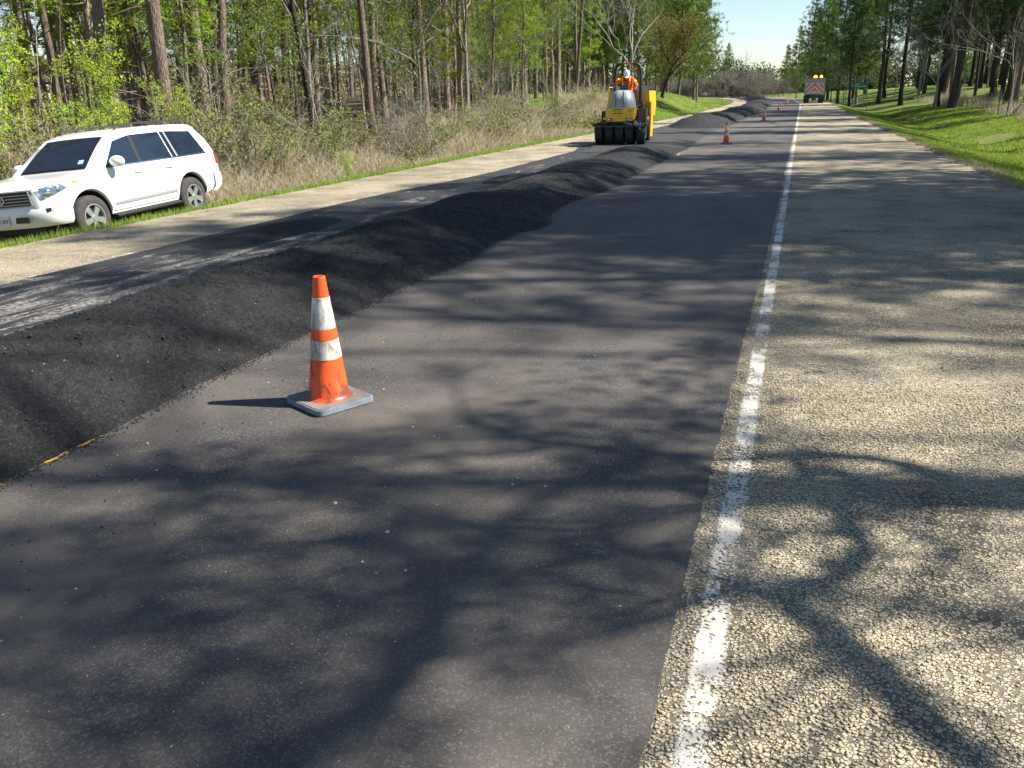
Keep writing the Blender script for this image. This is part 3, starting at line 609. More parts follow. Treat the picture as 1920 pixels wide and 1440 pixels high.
# spring-green saplings by the car
SL = ['spring green sapling clump rising highest above the white car roof', 'spring green saplings just left of the thick sunlit pine trunk', 'lower spring green saplings right behind the car windshield', 'spring green sapling clump behind the car bonnet', 'spring green sapling clump at the left picture edge nearest the car', 'tall spring green sapling clump at the left picture edge, farther back', 'spring green saplings behind the thick sunlit pine trunk', 'tall spring green saplings far behind the car windshield among dark trunks', 'small spring green sapling clump behind the car tail', 'spring green sapling clump farthest back at the upper left corner', 'smallest spring green sapling tuft directly behind the car roof rail']
for k, (x, y, q, sc) in enumerate([(-19.2, 17.2, 0, 1.0), (-18.2, 19.6, 0, .92), (-17.6, 15.6, 1, .95), (-19.6, 14.0, 0, .95), (-18.6, 12.0, 1, 1.), (-20.6, 12.2, 0, .9), (-21.4, 20.5, 0, 1.05), (-22.4, 16.8, 0, 1.1), (-17.4, 22.2, 1, .75), (-23.0, 13.5, 0, .9), (-17.2, 18.0, 1, .6)]):
    put(SPR[q], x, y, SL[k], 'sapling', 'spring green saplings behind the car', sc)
# shrubs in the brush
for k in range(46):
    y = 12+52*R.random()**1.2; x = float(BE(y))-1.6-5.5*R.random(); q = R.choice([0, 0, 1, 2, 2])
    put(SHR[q], x, y, 'leafy olive green shrub in the roadside brush' if q < 2 else 'brown twiggy shrub in the roadside brush', 'shrub', 'green shrubs in the roadside brush' if q < 2 else 'brown shrubs in the roadside brush', .7+.6*R.random())
for k in range(16):
    y = 18+40*R.random(); x = float(BE(y))-.8-4*R.random()
    put(B_bare[3], x, y, 'thin pale leafless sapling sticking out of the roadside brush', 'sapling', 'bare saplings in the brush', .45+.35*R.random(), tilt=(R.gauss(0, .12), R.gauss(0, .12)))
put(SPR[1], -11.2, 20.8, 'small bright green bush at the edge of the roadside grass', 'bush', None, .22)
put(P_mid[2], -14.3, 52.5, 'short bright young pine poking above the brush left of the roller', 'young pine', None, .42)
# stand of big pines and the olive oak beyond the roller
EG = 'crowned pines along the left wood edge beyond the roller'
for x, y, q, sc in [(-17.5, 101, 0, .85), (-20, 108, 1, .95), (-14.6, 113, 0, .78), (-17, 120, 1, .95), (-14.2, 126, 0, .9), (-19, 131, 0, 1.), (-15.2, 139, 1, .95), (-22.5, 100, 0, .95), (-25, 112, 1, 1.), (-26, 124, 0, 1.), (-21, 142, 0, 1.), (-25, 95, 1, .8), (-28, 104, 0, .9), (-27, 86, 1, .7), (-30, 90, 0, .8), (-29, 135, 1, 1)]:
    put(P_edge[q], x, y, 'full crowned green pine at the wood edge behind the grass rise', 'pine', EG, sc, tilt=(R.gauss(0, .02), R.gauss(0, .02)))
put(OAK, -12.7, 86, 'olive brown oak leaning right over the grass rise beyond the roller', 'oak', None, .56, rz=.1)
put(B_pale, -14.6, 80, 'pale grey leafless tree with dense branches right behind the roller', 'bare tree', None, .92)
# right side
RG = 'dark pine trunks on the bank right of the road'
for x, y, q, sc, ty, lab in [
    (13.2, 60.5, 0, .95, .09, 'nearest leaning dark pine trunk by the white dead branches on the right'),
    (15.9, 75, 1, 1.15, .06, 'very thick dark pine trunk behind the leaning one on the right'),
    (17.5, 74, 0, .85, .10, 'dark pine trunk leaning right at the far right edge'),
    (12.4, 86, 1, 1.35, .01, 'broad straight pine trunk at the left end of the near right group'),
    (11.8, 91, 0, .8, .02, 'slimmer dark pine trunk just left of the broad one'),
    (10.6, 110, 1, .9, .03, 'lone pine trunk standing on the grass right of the green sign'),
    (18, 100, 0, .9, .0, 'pine trunk with flared foot deeper in the right grove'),
    (22, 90, 1, .8, .02, 'slim pine trunk by the right picture edge'),
    (16.7, 85, 0, 1.1, .01, 'tall dark pine trunk behind the pale bare tree')]:
    put(P_road[q], x, y, lab, 'pine', RG, sc, tilt=(0, ty))
put(B_bare[1], 12.6, 64.5, 'grey white leafless tree with spreading branches in front of the right grove', 'bare tree', None, 1.15, rz=1.)
put(B_pale, 11.3, 88, 'wide leafless tree with long pale twigs arching over the right grass', 'bare tree', None, .75, rz=2.)
pts = []; k = 0
while k < 62:
    y = 58+130*R.random(); x = 14+(y-58)*.02+50*R.random()**1.3
    if x > 14+.35*(y-40) and R.random() < .7: continue
    if not free(x, y, pts, 3.2): continue
    pts.append((x, y)); put(P_road[R.randrange(2)] if R.random() < .55 else P_tall[R.randrange(3)], x, y, 'tall dark pine among many others in the right grove', 'pine', 'pines in the right grove', .7+.3*R.random(), tilt=(R.gauss(0, .02), R.gauss(.02, .02))); k += 1
for k in range(24):
    y = 75+90*R.random(); x = 11+18*R.random()
    put(B_bare[R.randrange(3)], x, y, 'leafless tree with fine grey twigs among the right grove pines', 'bare tree', 'bare trees in the right grove', .8+.6*R.random())
# trees closing the view behind the truck
for k, (x, y, q, sc) in enumerate([(3.0, 150, 0, .75), (5.5, 156, 1, .9), (1.0, 172, 0, .7), (7.5, 140, 1, .85), (9.5, 128, 0, .85), (4.5, 178, 1, .95), (-1.2, 192, 0, .62), (8.5, 168, 0, 1.), (12, 150, 1, 1.), (1.8, 200, 1, .9), (6., 128, 1, .62), (11, 180, 0, 1.)]):
    put(P_road[q] if k % 3 else P_edge[q], x, y, 'dark green pine behind and right of the dump truck', 'pine', 'pines behind the dump truck', sc)
for k in range(14):
    y = 138+40*R.random(); x = 2.5+9*R.random(); put(HARD if k % 2 else B_bare[k % 3], x, y, 'hardwood undergrowth tree behind the dump truck', 'hardwood', 'undergrowth behind the dump truck', .5+.5*R.random())
# far thicket across the bend, and the round bare tree above it
for k in range(34):
    x = -34+30*R.random(); y = 205+30*R.random()-(x+20)*.3
    put(THICK[k % 2], x, y, 'greyish brown leafless thicket tree beyond the bend in the road', 'bare tree', 'bare thicket beyond the bend', .6+.4*R.random())
put(B_bare[2], -14.0, 215, 'big round leafless tree rising above the thicket beyond the bend', 'bare tree', None, .78)
for k in range(22):
    x = -75+60*R.random(); y = 160+90*R.random(); 
    if x > -24 and y < 240: continue
    put(P_tall[k % 3], x, y, 'distant pine beyond the grass rise', 'pine', 'distant pines beyond the bend', .7+.3*R.random())
for k in range(16):
    x = -95+180*R.random(); y = 262+50*R.random()
    put(P_edge[k % 2], x, y, 'far pine on the skyline beyond the bend', 'pine', 'skyline pines beyond the bend', .55+.25*R.random())

def farwood(name, n, xa, xb, ya, yb, h, size, m, label):
    x = xa+(xb-xa)*rng.random(n); y = ya+(yb-ya)*rng.random(n); z = h*rng.random(n)**.8*(.75+.5*fbm(x*.07, y*.07, 3)); k = fbm(x*.13+3, (y+z*2)*.13, 3) > -.22
    x, y, z = x[k], y[k], z[k]; n = len(x); P = np.stack([x, y, prof(x, y)+zrise(y)+z], -1)
    a = rng.normal(size=(n, 3)); a /= np.linalg.norm(a, axis=1)[:, None]; b = np.cross(a, rng.normal(size=(n, 3))); b /= np.linalg.norm(b, axis=1)[:, None]
    s = (size*(.5+.8*rng.random(n)))[:, None]; V = np.stack([P-a*s, P+b*s*.5, P+a*s, P-b*s*.5], 1).reshape(-1, 3)
    tag(link(name, npmesh(name, V, np.arange(4*n).reshape(-1, 4)), m), label, 'woodland', kind='stuff')
MT['farleaf'] = leafmat('far_wood_leaves', (.18, .20, .08), (.32, .31, .14), .3, .12, (.30, .24, .15))
MT['farleafd'] = leafmat('far_wood_dark_leaves', (.05, .085, .035), (.10, .14, .05), .3, .1, (.17, .15, .09))
farwood('far_wood', 60000, -120, -72, 20, 250, 9, .42, MT['farleaf'], 'deep olive woodland filling the distance behind the left trunks')
farwood('far_wood', 70000, 75, 120, 90, 320, 12, .36, MT['farleafd'], 'dark woodland in the distance behind the right grove')
farwood('far_wood', 60000, -130, 70, 285, 298, 6.5, .6, MT['farleafd'], 'low dense undergrowth in front of the horizon woodland')
farwood('far_wood', 50000, 62, 76, 70, 320, 5, .55, MT['farleafd'], 'low dense undergrowth deep behind the right grove')
farwood('far_wood', 70000, -130, 60, 300, 345, 14, .42, MT['farleafd'], 'woodland closing the horizon past the bend')
# ---- trees right of the shoulder beside and behind the camera: they throw the shade on the road
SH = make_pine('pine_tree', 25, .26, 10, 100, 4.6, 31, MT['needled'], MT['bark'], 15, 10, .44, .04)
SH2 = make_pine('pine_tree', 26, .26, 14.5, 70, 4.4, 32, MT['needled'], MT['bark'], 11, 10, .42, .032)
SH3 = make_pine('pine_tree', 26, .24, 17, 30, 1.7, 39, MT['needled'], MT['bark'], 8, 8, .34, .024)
BO = make_bare('bare_tree', 17, .22, 33, MT['barkg'], .35, fork=(2, 4), mx=4)
for x, y, pr, sc in [(16.8, 15.2, SH2, .95), (15.6, 8.0, SH3, 1.), (12.6, 14.6, SH, 1.), (14.4, 12.4, SH2, .95), (15.4, 18.4, SH, 1.), (13.2, 20.6, SH, .95), (12.4, 27.6, SH2, .8), (17.5, 17.5, SH, 1.), (12.8, 43.8, SH, .8), (15.2, 35.5, SH2, .85), (13.2, 50, SH, .7), (14.6, 23.5, SH2, .8), (20, 17, SH, 1), (21, 30, SH, 1), (19, 46, SH2, 1), (22, 21, SH2, 1.05), (13.0, 16.8, P_road[1], .85)]:
    put(pr, x, y, 'pine standing right of the shoulder beside the camera, throwing shade over the lanes', 'pine', 'shade pines beside the right shoulder', sc)
BH = make_bare('bare_tree', 23, .20, 37, MT['barkg'], .62, None, 0, fork=(3, 5), mx=4, size=.09)
for x, y, sc in [(18.6, 7.0, 1.), (17.2, 10.4, .9)]:
    put(BH, x, y, 'high crowned budding hardwood beside the right shoulder near the camera', 'hardwood', 'high crowned hardwoods beside the right shoulder', sc)
for x, y, sc in [(11.0, 23.5, .7), (12.0, 33, .8), (11.6, 39, .8)]:
    put(BO, x, y, 'bare hardwood beside the right shoulder throwing twig shadows on the road', 'bare tree', 'bare shade trees beside the right shoulder', sc)
# crooked oak whose limbs reach towards the shoulder
def lift(pts, z0, z1):
    z = np.linspace(z0, z1, len(pts)); return np.array([[x+.8964*q, y+.2570*q, q] for (x, y), q in zip(pts, z)])
LA = [(0.61, 1.9), (0.56, 1.99), (0.46, 2.1), (0.34, 2.32), (0.22, 2.47), (0.11, 2.59), (0.08, 2.65), (0.2, 2.75), (0.31, 2.93), (0.36, 3.09), (0.29, 3.31), (0.21, 3.49), (0.13, 3.75), (0.08, 3.92)]
LA2 = [(0.08, 2.65), (-0.08, 2.64), (-0.22, 2.51), (-0.42, 2.54)]
LB = [(1.03, 3.72), (0.71, 3.85), (0.48, 3.97), (0.1, 3.93), (-0.18, 3.75), (-0.59, 3.74), (-1.11, 3.73), (-1.55, 3.91)]
LB2 = [(0.13, 3.75), (0.26, 3.78), (0.45, 3.64), (0.25, 3.35)]
LC = [(-1.18, 1.47), (-1.12, 1.56), (-0.99, 1.75), (-0.97, 1.95), (-0.99, 2.24), (-1.1, 2.38), (-1.24, 2.56), (-1.42, 2.62), (-1.59, 2.59)]
LD = [(-1.1, 2.38), (-0.98, 2.6), (-0.99, 2.99), (-0.77, 3.38), (-0.46, 3.71)]
LE = [(0.22, 2.47), (0.05, 2.28), (-0.17, 2.17)]
LF = [(0.08, 3.92), (-0.05, 4.24), (0.29, 4.58), (0.74, 5.48), (1.42, 6.01)]
oak = empty('crooked_oak', (10.2, 6.4, at(10.2, 6.4))); tag(oak, 'crooked oak beside the right shoulder whose limbs and added leaf tufts shade the foreground', 'bare tree')
T = Acc(); B = Acc(); off = np.array([10.2, 6.4, at(10.2, 6.4)]); rr = np.random.default_rng(8)
tube(T, np.array([[10.2, 6.4, -.5], [10.25, 6.4, 1], [10.1, 6.3, 3], [9.9, 6.2, 5], [9.9, 6.1, 7.2], [10.2, 6.2, 9.5], [10.6, 6.5, 12]])-off, np.array([.30, .22, .19, .17, .15, .12, .07]), 9)
def limb(P, r0, r1, twig=True):
    P = np.asarray(P)-off; k = len(P); t = np.linspace(0, 1, k); tt = np.linspace(0, 1, k*4); Q = np.stack([np.interp(tt, t, P[:, i]) for i in range(3)], -1)
    Q[1:-1] = (Q[:-2]+Q[1:-1]*2+Q[2:])/4; Q[1:-1] = (Q[:-2]+Q[1:-1]*2+Q[2:])/4
    tube(B, Q, np.linspace(r0, r1, len(Q))*(1+.12*rr.normal(size=len(Q))), 6)
    if twig:
        for j in range(int(len(Q)*.3)):
            c = Q[rr.integers(2, len(Q))]; tips = []; branchy(B, c, nrm(rr.normal(size=3)+[0, 0, .35]), .6+.7*rr.random(), .018, 2, rr, tips, .2, .3, (2, 4), .6, 3)
trunk_pt = [9.95, 6.2, 4.6]
A_ = lift(LA, 5.0, 6.4); limb(A_, .062, .045)
limb([trunk_pt, (np.array(trunk_pt)+A_[0])/2+[0, .1, -.1], A_[0]], .10, .064, False)
limb(lift(LA2, 5.6, 6.0), .03, .012); limb(lift(LB2, 6.3, 6.8), .03, .015); limb(lift(LE, 5.4, 5.8), .028, .012)
B_ = lift(LB, 6.3, 7.4); limb(B_, .06, .03); limb([[9.95, 6.1, 6.0], (np.array([9.9, 6.2, 6.2])+B_[0])/2, B_[0]], .09, .056, False)
link('trunk', T.mesh('trunk', True), MT['bark'], oak); link('branches', B.mesh('branches', True), MT['bark'], oak)
off = np.array([8.5, .5, at(8.5, .5)]); oak = empty('crooked_oak', tuple(off)); tag(oak, 'second crooked oak nearer the camera right of the shoulder, with leaf tufts added for shade', 'bare tree'); T = Acc(); B = Acc()
tube(T, np.array([[8.5, .5, -.5], [8.5, .5, 1], [8.4, .45, 4], [8.5, .5, 8.3], [8.7, .4, 11]])-off, np.array([.32, .24, .2, .17, .08]), 9)
C_ = lift(LC, 9.0, 10.4); limb(C_, .08, .05); limb([[8.5, .5, 8.2], (np.array([8.5, .5, 8.4])+C_[0])/2, C_[0]], .16, .115, False); limb(lift(LD, 10, 10.6), .07, .02)

link('trunk', T.mesh('trunk', True), MT['bark'], oak); link('branches', B.mesh('branches', True), MT['bark'], oak)

def shade_tufts(par, off_, grounds, z0, z1, n_, sp, size=.05):  # unseen leaf tufts, added only to mottle the shade on the road
    A2 = Acc(); Bx = Acc()
    for gx, gy in grounds:
        q = z0+(z1-z0)*rr.random(); c = np.array([gx+.8964*q, gy+.2570*q, q])-off_
        P = c+rr.normal(size=(n_, 3))*[sp, sp, sp*.5]; a = rr.normal(size=(n_, 3)); a /= np.linalg.norm(a, axis=1)[:, None]; b = np.cross(a, rr.normal(size=(n_, 3))); b /= np.linalg.norm(b, axis=1)[:, None]
        A2.add(np.stack([P-a*size, P+b*size*.55, P+a*size, P-b*size*.55], 1).reshape(-1, 3), np.arange(4*n_).reshape(-1, 4))
    link('foliage', A2.mesh('foliage'), MT['bushleaf'], par)
shade_tufts(oak, off, [(-1.45, 1.65), (-1.75, 1.9), (-1.35, 1.45), (-2.0, 1.75), (-1.1, 1.55), (-2.2, 2.2), (-1.6, 2.15), (-.9, 2.1), (-.75, 2.3), (-2.5, 2.9), (-2.1, 2.6)], 9.5, 11.5, 150, .28)
oak1 = bpy.data.objects['crooked_oak']
shade_tufts(oak1, np.array(oak1.location), [(-.45, 3.9), (-.7, 4.3), (-.35, 4.6), (-.9, 3.8), (-1.2, 4.0), (-.3, 5.2), (-.8, 5.0), (-.2, 3.3), (-1.6, 3.4)], 7.6, 9.5, 85, .26)
for k in range(24):   # the wood goes on behind the camera on both sides
    y = -42+40*R.random(); x = R.choice([-1, 1])*(13+22*R.random())-2; put([SH, SH2][k % 2] if k else SH, x, y, 'pine of the wood behind the camera', 'pine', 'pines behind the camera', .85+.25*R.random())

for p in protos+[SH, SH2, SH3, BO, BH]:
    if id(p) not in used: 
        for c in list(p.children): bpy.data.objects.remove(c)
        bpy.data.objects.remove(p)

# ================================================================ OBJECTS
def bmo(name, bm, m, parent=None, smooth=False, loc=None, bev=0., seg=2):
    if bev:
        es = [e for e in bm.edges if len(e.link_faces) == 2 and e.calc_face_angle(0) > .5]
        bmesh.ops.bevel(bm, geom=es, offset=bev, segments=seg, affect='EDGES', profile=.6, clamp_overlap=True)
    bmesh.ops.recalc_face_normals(bm, faces=bm.faces)
    me = bpy.data.meshes.new(name); bm.to_mesh(me); bm.free()
    if smooth:
        me.polygons.foreach_set('use_smooth', np.ones(len(me.polygons), bool)); me.set_sharp_from_angle(angle=math.radians(38))
    return link(name, me, m, parent, loc)
def box(bm, c, s, rz=0, rx=0, ry=0):
    M_ = Matrix.Translation(c) @ Matrix.Rotation(rz, 4, 'Z') @ Matrix.Rotation(ry, 4, 'Y') @ Matrix.Rotation(rx, 4, 'X') @ Matrix.Diagonal((*s, 1))
    bmesh.ops.create_cube(bm, size=1, matrix=M_)
def prism(bm, pts, a, b, axis='y'):
    """extrude a 2-D outline between a and b; axis y: pts are (x,z); axis x: (y,z); axis z: (x,y)"""
    f = {'y': lambda p, t: (p[0], t, p[1]), 'x': lambda p, t: (t, p[0], p[1]), 'z': lambda p, t: (p[0], p[1], t)}[axis]
    A = [bm.verts.new(f(p, a)) for p in pts]; B = [bm.verts.new(f(p, b)) for p in pts]; n = len(pts)
    bm.faces.new(A); bm.faces.new(B[::-1])
    for i in range(n): bm.faces.new((A[i], B[i], B[(i+1) % n], A[(i+1) % n]))
def lathe(bm, prf, n=32, axis='z', c=(0, 0, 0), closed=False, caps=True):
    rings = []
    for r, h in prf:
        ring = []
        for k in range(n):
            a = 2*math.pi*k/n; u, v = r*math.cos(a), r*math.sin(a)
            p = {'z': (u, v, h), 'x': (h, u, v), 'y': (u, h, v)}[axis]; ring.append(bm.verts.new((p[0]+c[0], p[1]+c[1], p[2]+c[2])))
        rings.append(ring)
    m = len(rings)
    for i in range(m if closed else m-1):
        A, B = rings[i], rings[(i+1) % m]
        for k in range(n): bm.faces.new((A[k], A[(k+1) % n], B[(k+1) % n], B[k]))
    if not closed and caps:
        for rg in (rings[0], rings[-1]):
            try: bm.faces.new(rg)
            except ValueError: pass
def tb(bm, P, r, n=8):
    a = Acc(); tube(a, P, [r]*len(P) if isinstance(r, (int, float)) else r, n); V = np.concatenate(a.V); vs = [bm.verts.new(v) for v in V]
    for q in np.concatenate(a.Q): bm.faces.new([vs[i] for i in q])
    bm.faces.new(vs[:n][::-1]); bm.faces.new(vs[-n:])
def textobj(txt, name, size, m, parent, loc, rot, ext=.001, wide=1., align='CENTER'):
    cu = bpy.data.curves.new(name, 'FONT'); cu.body = txt; cu.size = size; cu.extrude = ext; cu.align_x = align; cu.align_y = 'CENTER'; cu.space_character = 1.05
    t = bpy.data.objects.new(name, cu); COL.objects.link(t); dg = bpy.context.evaluated_depsgraph_get(); me = bpy.data.meshes.new_from_object(t.evaluated_get(dg)); bpy.data.objects.remove(t)
    o = link(name, me, m, parent, loc); o.rotation_euler = rot; o.scale = (wide, 1, 1); return o
# ---------------- traffic cones
q = N('cone_orange'); vec = q.coord(obj=True); n1 = q.noise(q.coord((1, 1, .5), True), 7., 6, .75, .4)
sz_ = q.n('SeparateXYZ'); q.l(vec, sz_.inputs[0]); low = q.ramp(sz_.outputs[2], [(0., .16), (.32, .04), (.6, 0.)])
q.base(q.mix(q.ramp(q.math('ADD', n1, low), [(.56, 0.), (.68, .85)]), q.mix(q.noise(vec, 14., 3), (.80, .085, .012), (.90, .12, .02)), (.07, .03, .02))).rough(.42, .5); MT['conE'] = q.m
q = N('cone_band'); vec = q.coord((1, 1, .35), True); q.base(q.mix(q.ramp(q.noise(vec, 14., 7, .75, .5), [(.44, 0.), (.58, .85)]), (.70, .69, .66), (.25, .19, .13))).rough(.35, .5); MT['conW'] = q.m
q = N('cone_base'); vec = q.coord(obj=True); q.base(q.mix(q.ramp(q.noise(vec, 9., 5, .7), [(.4, 0.), (.65, 1.)]), (.20, .175, .15), (.11, .105, .10))).rough(.7, .4).bump(q.noise(vec, 40., 4), .3, .004); MT['conB'] = q.m
MT['conBs'] = plain('cone_base_rim', (.22, .27, .32), .5, .5, 0, .7, (.10, .10, .11), 16)
def make_cone():
    c = empty('traffic_cone', (0, 0, 0)); rr_ = lambda z: .112-.080*(z-.035)/.675
    bm = bmesh.new(); a = .181; ch = .035; pts = []
    for sx_, sy_ in ((1, 1), (-1, 1), (-1, -1), (1, -1)):
        for t in np.linspace(0, math.pi/2, 6):
            a0 = math.atan2(sy_, sx_)-math.pi/4; pts.append((sx_*(a-ch)+ch*math.cos(a0+t), sy_*(a-ch)+ch*math.sin(a0+t)))
    prism(bm, pts, .004, .034, 'z'); o = bmo('base', bm, MT['conBs'], c, False, None, .006)
    bm = bmesh.new(); prism(bm, [(x*.955, y*.955) for x, y in pts], .0343, .0385, 'z'); bmo('base_top', bm, MT['conB'], c, False, None, .002)
    bm = bmesh.new(); lathe(bm, [(.132, .0387), (.130, .0405), (.120, .046), (rr_(.06), .062), (rr_(.265), .265), (rr_(.265), .7), (rr_(.7), .704), (rr_(.71), .71), (rr_(.71)-.009, .71), (rr_(.69)-.012, .64)][:5]+[(rr_(.7), .700), (rr_(.71)+.001, .708), (rr_(.71)-.002, .711), (rr_(.71)-.009, .709), (rr_(.69)-.012, .62)], 40)
    bmo('cone_body', bm, MT['conE'], c, True)
    for z0, z1 in ((.43, .60), (.265, .37)):
        bm = bmesh.new(); lathe(bm, [(rr_(z0)-.002, z0), (rr_(z0)+.0022, z0+.001), (rr_(z1)+.0022, z1-.001), (rr_(z1)-.002, z1)], 40); bmo('reflective_band', bm, MT['conW'], c, True)
    bm = bmesh.new(); lathe(bm, [(rr_(.37)-.001, .371), (rr_(.37)+.003, .372), (rr_(.43)+.003, .429), (rr_(.43)-.001, .429)], 40); bmo('orange_collar', bm, MT['conE'], c, True)
    return c
cone = make_cone()
cones = [(-2.37, 3.98, math.radians(62), 0, 'dirty orange cone with two white bands standing nearest in the foreground'),
         (-2.33, 30.9, .3, 0, 'orange cone right of the roller, second nearest in the row'),
         (-2.14, 57.5, .1, 0, 'third cone of the row, shaded beside the dark far heaps'),
         (-1.92, 84, .5, 0, 'fourth cone of the row, sunlit, left of the truck'),
         (-1.70, 112, .2, 0, 'fifth cone of the row just left of the dump truck wheels'),
         (-2.25, 104, .2, 0, 'shaded cone behind the fourth one by the far heaps'),
         (-1.9, 131, .2, 0, 'faint cone behind the fifth one near the truck'),
         (-6.6, 158, .2, 0, 'right one of two tiny cones on the far left shoulder'), (-10.2, 162, .2, 0, 'left one of two tiny cones on the far left shoulder')]
for k, (x, y, rz, _, lab) in enumerate(cones):
    c = cone if k == 0 else copy_tree(cone); c.location = (x, y, .007+float(zrise(y))); c.rotation_euler = (0, 0, rz); tag(c, lab, 'traffic cone', 'traffic cones along the lane')
# ---------------- white SUV, front at +X in its own axes
def mk_paint(name, c, r=.22, coat=.6):
    q = N(name); q.base(c).rough(r, .5); q.b.inputs['Coat Weight'].default_value = coat; q.b.inputs['Coat Roughness'].default_value = .05; return q.m
MT['white'] = mk_paint('white_car_paint', (.80, .80, .79)); MT['black'] = plain('black_plastic', (.018, .018, .019), .55); MT['rubber'] = plain('tyre_rubber', (.045, .042, .040), .85, .3, 0, .5, (.12, .10, .08), 8)
MT['chrome'] = plain('chrome', (.75, .76, .78), .14, .5, 1.); MT['alloy'] = plain('alloy_wheel', (.62, .63, .66), .32, .5, .85); MT['silver'] = plain('silver_trim', (.38, .40, .43), .4, .5, .4)
q = N('tinted_glass'); q.base((.012, .018, .03)).rough(.04, .8); MT['glass'] = q.m
q = N('lamp_glass'); vec = q.coord(obj=True); q.base(q.mix(q.ramp(q.vor(vec, 9.).outputs['Distance'], [(.1, 0.), (.6, 1.)]), (.75, .80, .88), (.16, .20, .28))).rough(.12, .8, .4); MT['lamp'] = q.m
MT['red'] = plain('red_lens', (.55, .02, .03), .2, .6); MT['amber'] = plain('amber_lens', (.85, .30, .02), .25, .6); MT['plate'] = plain('licence_plate_paint', (.62, .66, .68), .5); MT['ink'] = plain('dark_lettering', (.02, .025, .05), .6)
suv = empty('parked_suv', (-12.75, 13.78, -.70)); tag(suv, 'large white SUV parked nose left on the grassy roadside slope', 'car')
hd, rl = math.radians(-87.8), math.radians(4.8)
suv.matrix_world = Matrix.Translation((-12.76, 13.84, -.745)) @ Matrix.Rotation(hd, 4, 'Z') @ Matrix.Rotation(math.radians(1.2), 4, 'Y') @ Matrix.Rotation(rl, 4, 'X') @ Matrix.Diagonal((1.03, 1, 1, 1))
XS = [-2.62, -2.58, -2.5, -2.3, -2.1, -1.9, -1.0, 0, .35, .7, 1.12, 1.3, 1.8, 2.12, 2.26, 2.34]
ZT = [1.00, 1.14, 1.25, 1.60, 1.81, 1.865, 1.895, 1.88, 1.80, 1.57, 1.235, 1.205, 1.16, 1.10, 1.06, 1.00]
ZB = [.55, .50, .47, .45, .45, .42, .40, .40, .40, .40, .40, .40, .42, .46, .50, .56]
WH = [.80, .86, .90, .945, .965, .98, .985, .985, .985, .985, .985, .985, .955, .895, .82, .70]
RA = .475; HUB = (1.425, -1.425)
def sec(X):
    zt, zb, w_ = (float(np.interp(X, XS, a)) for a in (ZT, ZB, WH)); za = 0
    for h in HUB:
        if abs(X-h) < RA: za = .40+math.sqrt(RA*RA-(X-h)**2)
    b = max(zb, za); zs = min(1.21, zt-.075); z5 = zs+.82*(zt-zs); z6 = zs+.965*(zt-zs); y5 = w_*.955-.27*(z5-zs); fl = .018*math.exp(-min(abs(X-h) for h in HUB)**2/.16)
    y6 = y5-.075
    P = [(w_*.93+fl, b), (w_*.985+fl, max(zb+.12, b+.03)), (w_+fl*.8, max(.76, b+.07)), (w_*.992, max(zs-.16, b+.12)), (w_*.975, zs-.03), (w_*.955, zs+.005), (y5, z5), (y6, z6), (y6*.55, zt-.004), (0, zt)]
    return P
def side_y(X, z):
    P = sec(X); zz = [p[1] for p in P[:8]]; return float(np.interp(z, zz, [p[0] for p in P[:8]]))
def top_z(X, y):
    P = sec(X)[5:][::-1]; return float(np.interp(abs(y), [p[0] for p in P], [p[1] for p in P]))
xs = sorted(set(list(np.round(np.arange(-2.62, 2.341, .035), 4))+[2.34]+[h+s*RA*math.cos(t) for h in HUB for s in (-1, 1) for t in np.linspace(.0, 1.4, 10)]))
V = []; nP = 19
for X in xs:
    P = sec(X); V += [(X, y, z) for y, z in P]+[(X, -y, z) for y, z in P[-2::-1]]
V = np.array(V); F = []
i = np.arange(len(xs)-1)[:, None]*nP+np.arange(nP-1)[None]; Q = np.stack([i, i+1, i+nP+1, i+nP], -1).reshape(-1, 4)
bm = bmesh.new(); vs = [bm.verts.new(v) for v in V]
for f in Q: bm.faces.new([vs[j] for j in f])
bm.faces.new(vs[:nP]); bm.faces.new(vs[-nP:][::-1])
bmo('body', bm, MT['white'], suv, True)
def patch(name, P4, m, parent, nu=10, nv=4, off=.006, side=1, mode='side'):
    """P4: corners (X,z) for the side or (X,y) for the top; bilinear grid laid on the body"""
    V = []
    for b in range(nv+1):
        for a in range(nu+1):
            u, v = a/nu, b/nv; p = [(P4[0][k]*(1-u)+P4[1][k]*u)*(1-v)+(P4[3][k]*(1-u)+P4[2][k]*u)*v for k in (0, 1)]
            V.append((p[0], side*(side_y(p[0], p[1])+off), p[1]) if mode == 'side' else (p[0]+(off if p[0] > 0 else -off), p[1], top_z(p[0], p[1])+off))
    F = [[b*(nu+1)+a, b*(nu+1)+a+1, (b+1)*(nu+1)+a+1, (b+1)*(nu+1)+a] for a in range(nu) for b in range(nv)]
    return link(name, npmesh(name, V, F, True), m, parent)
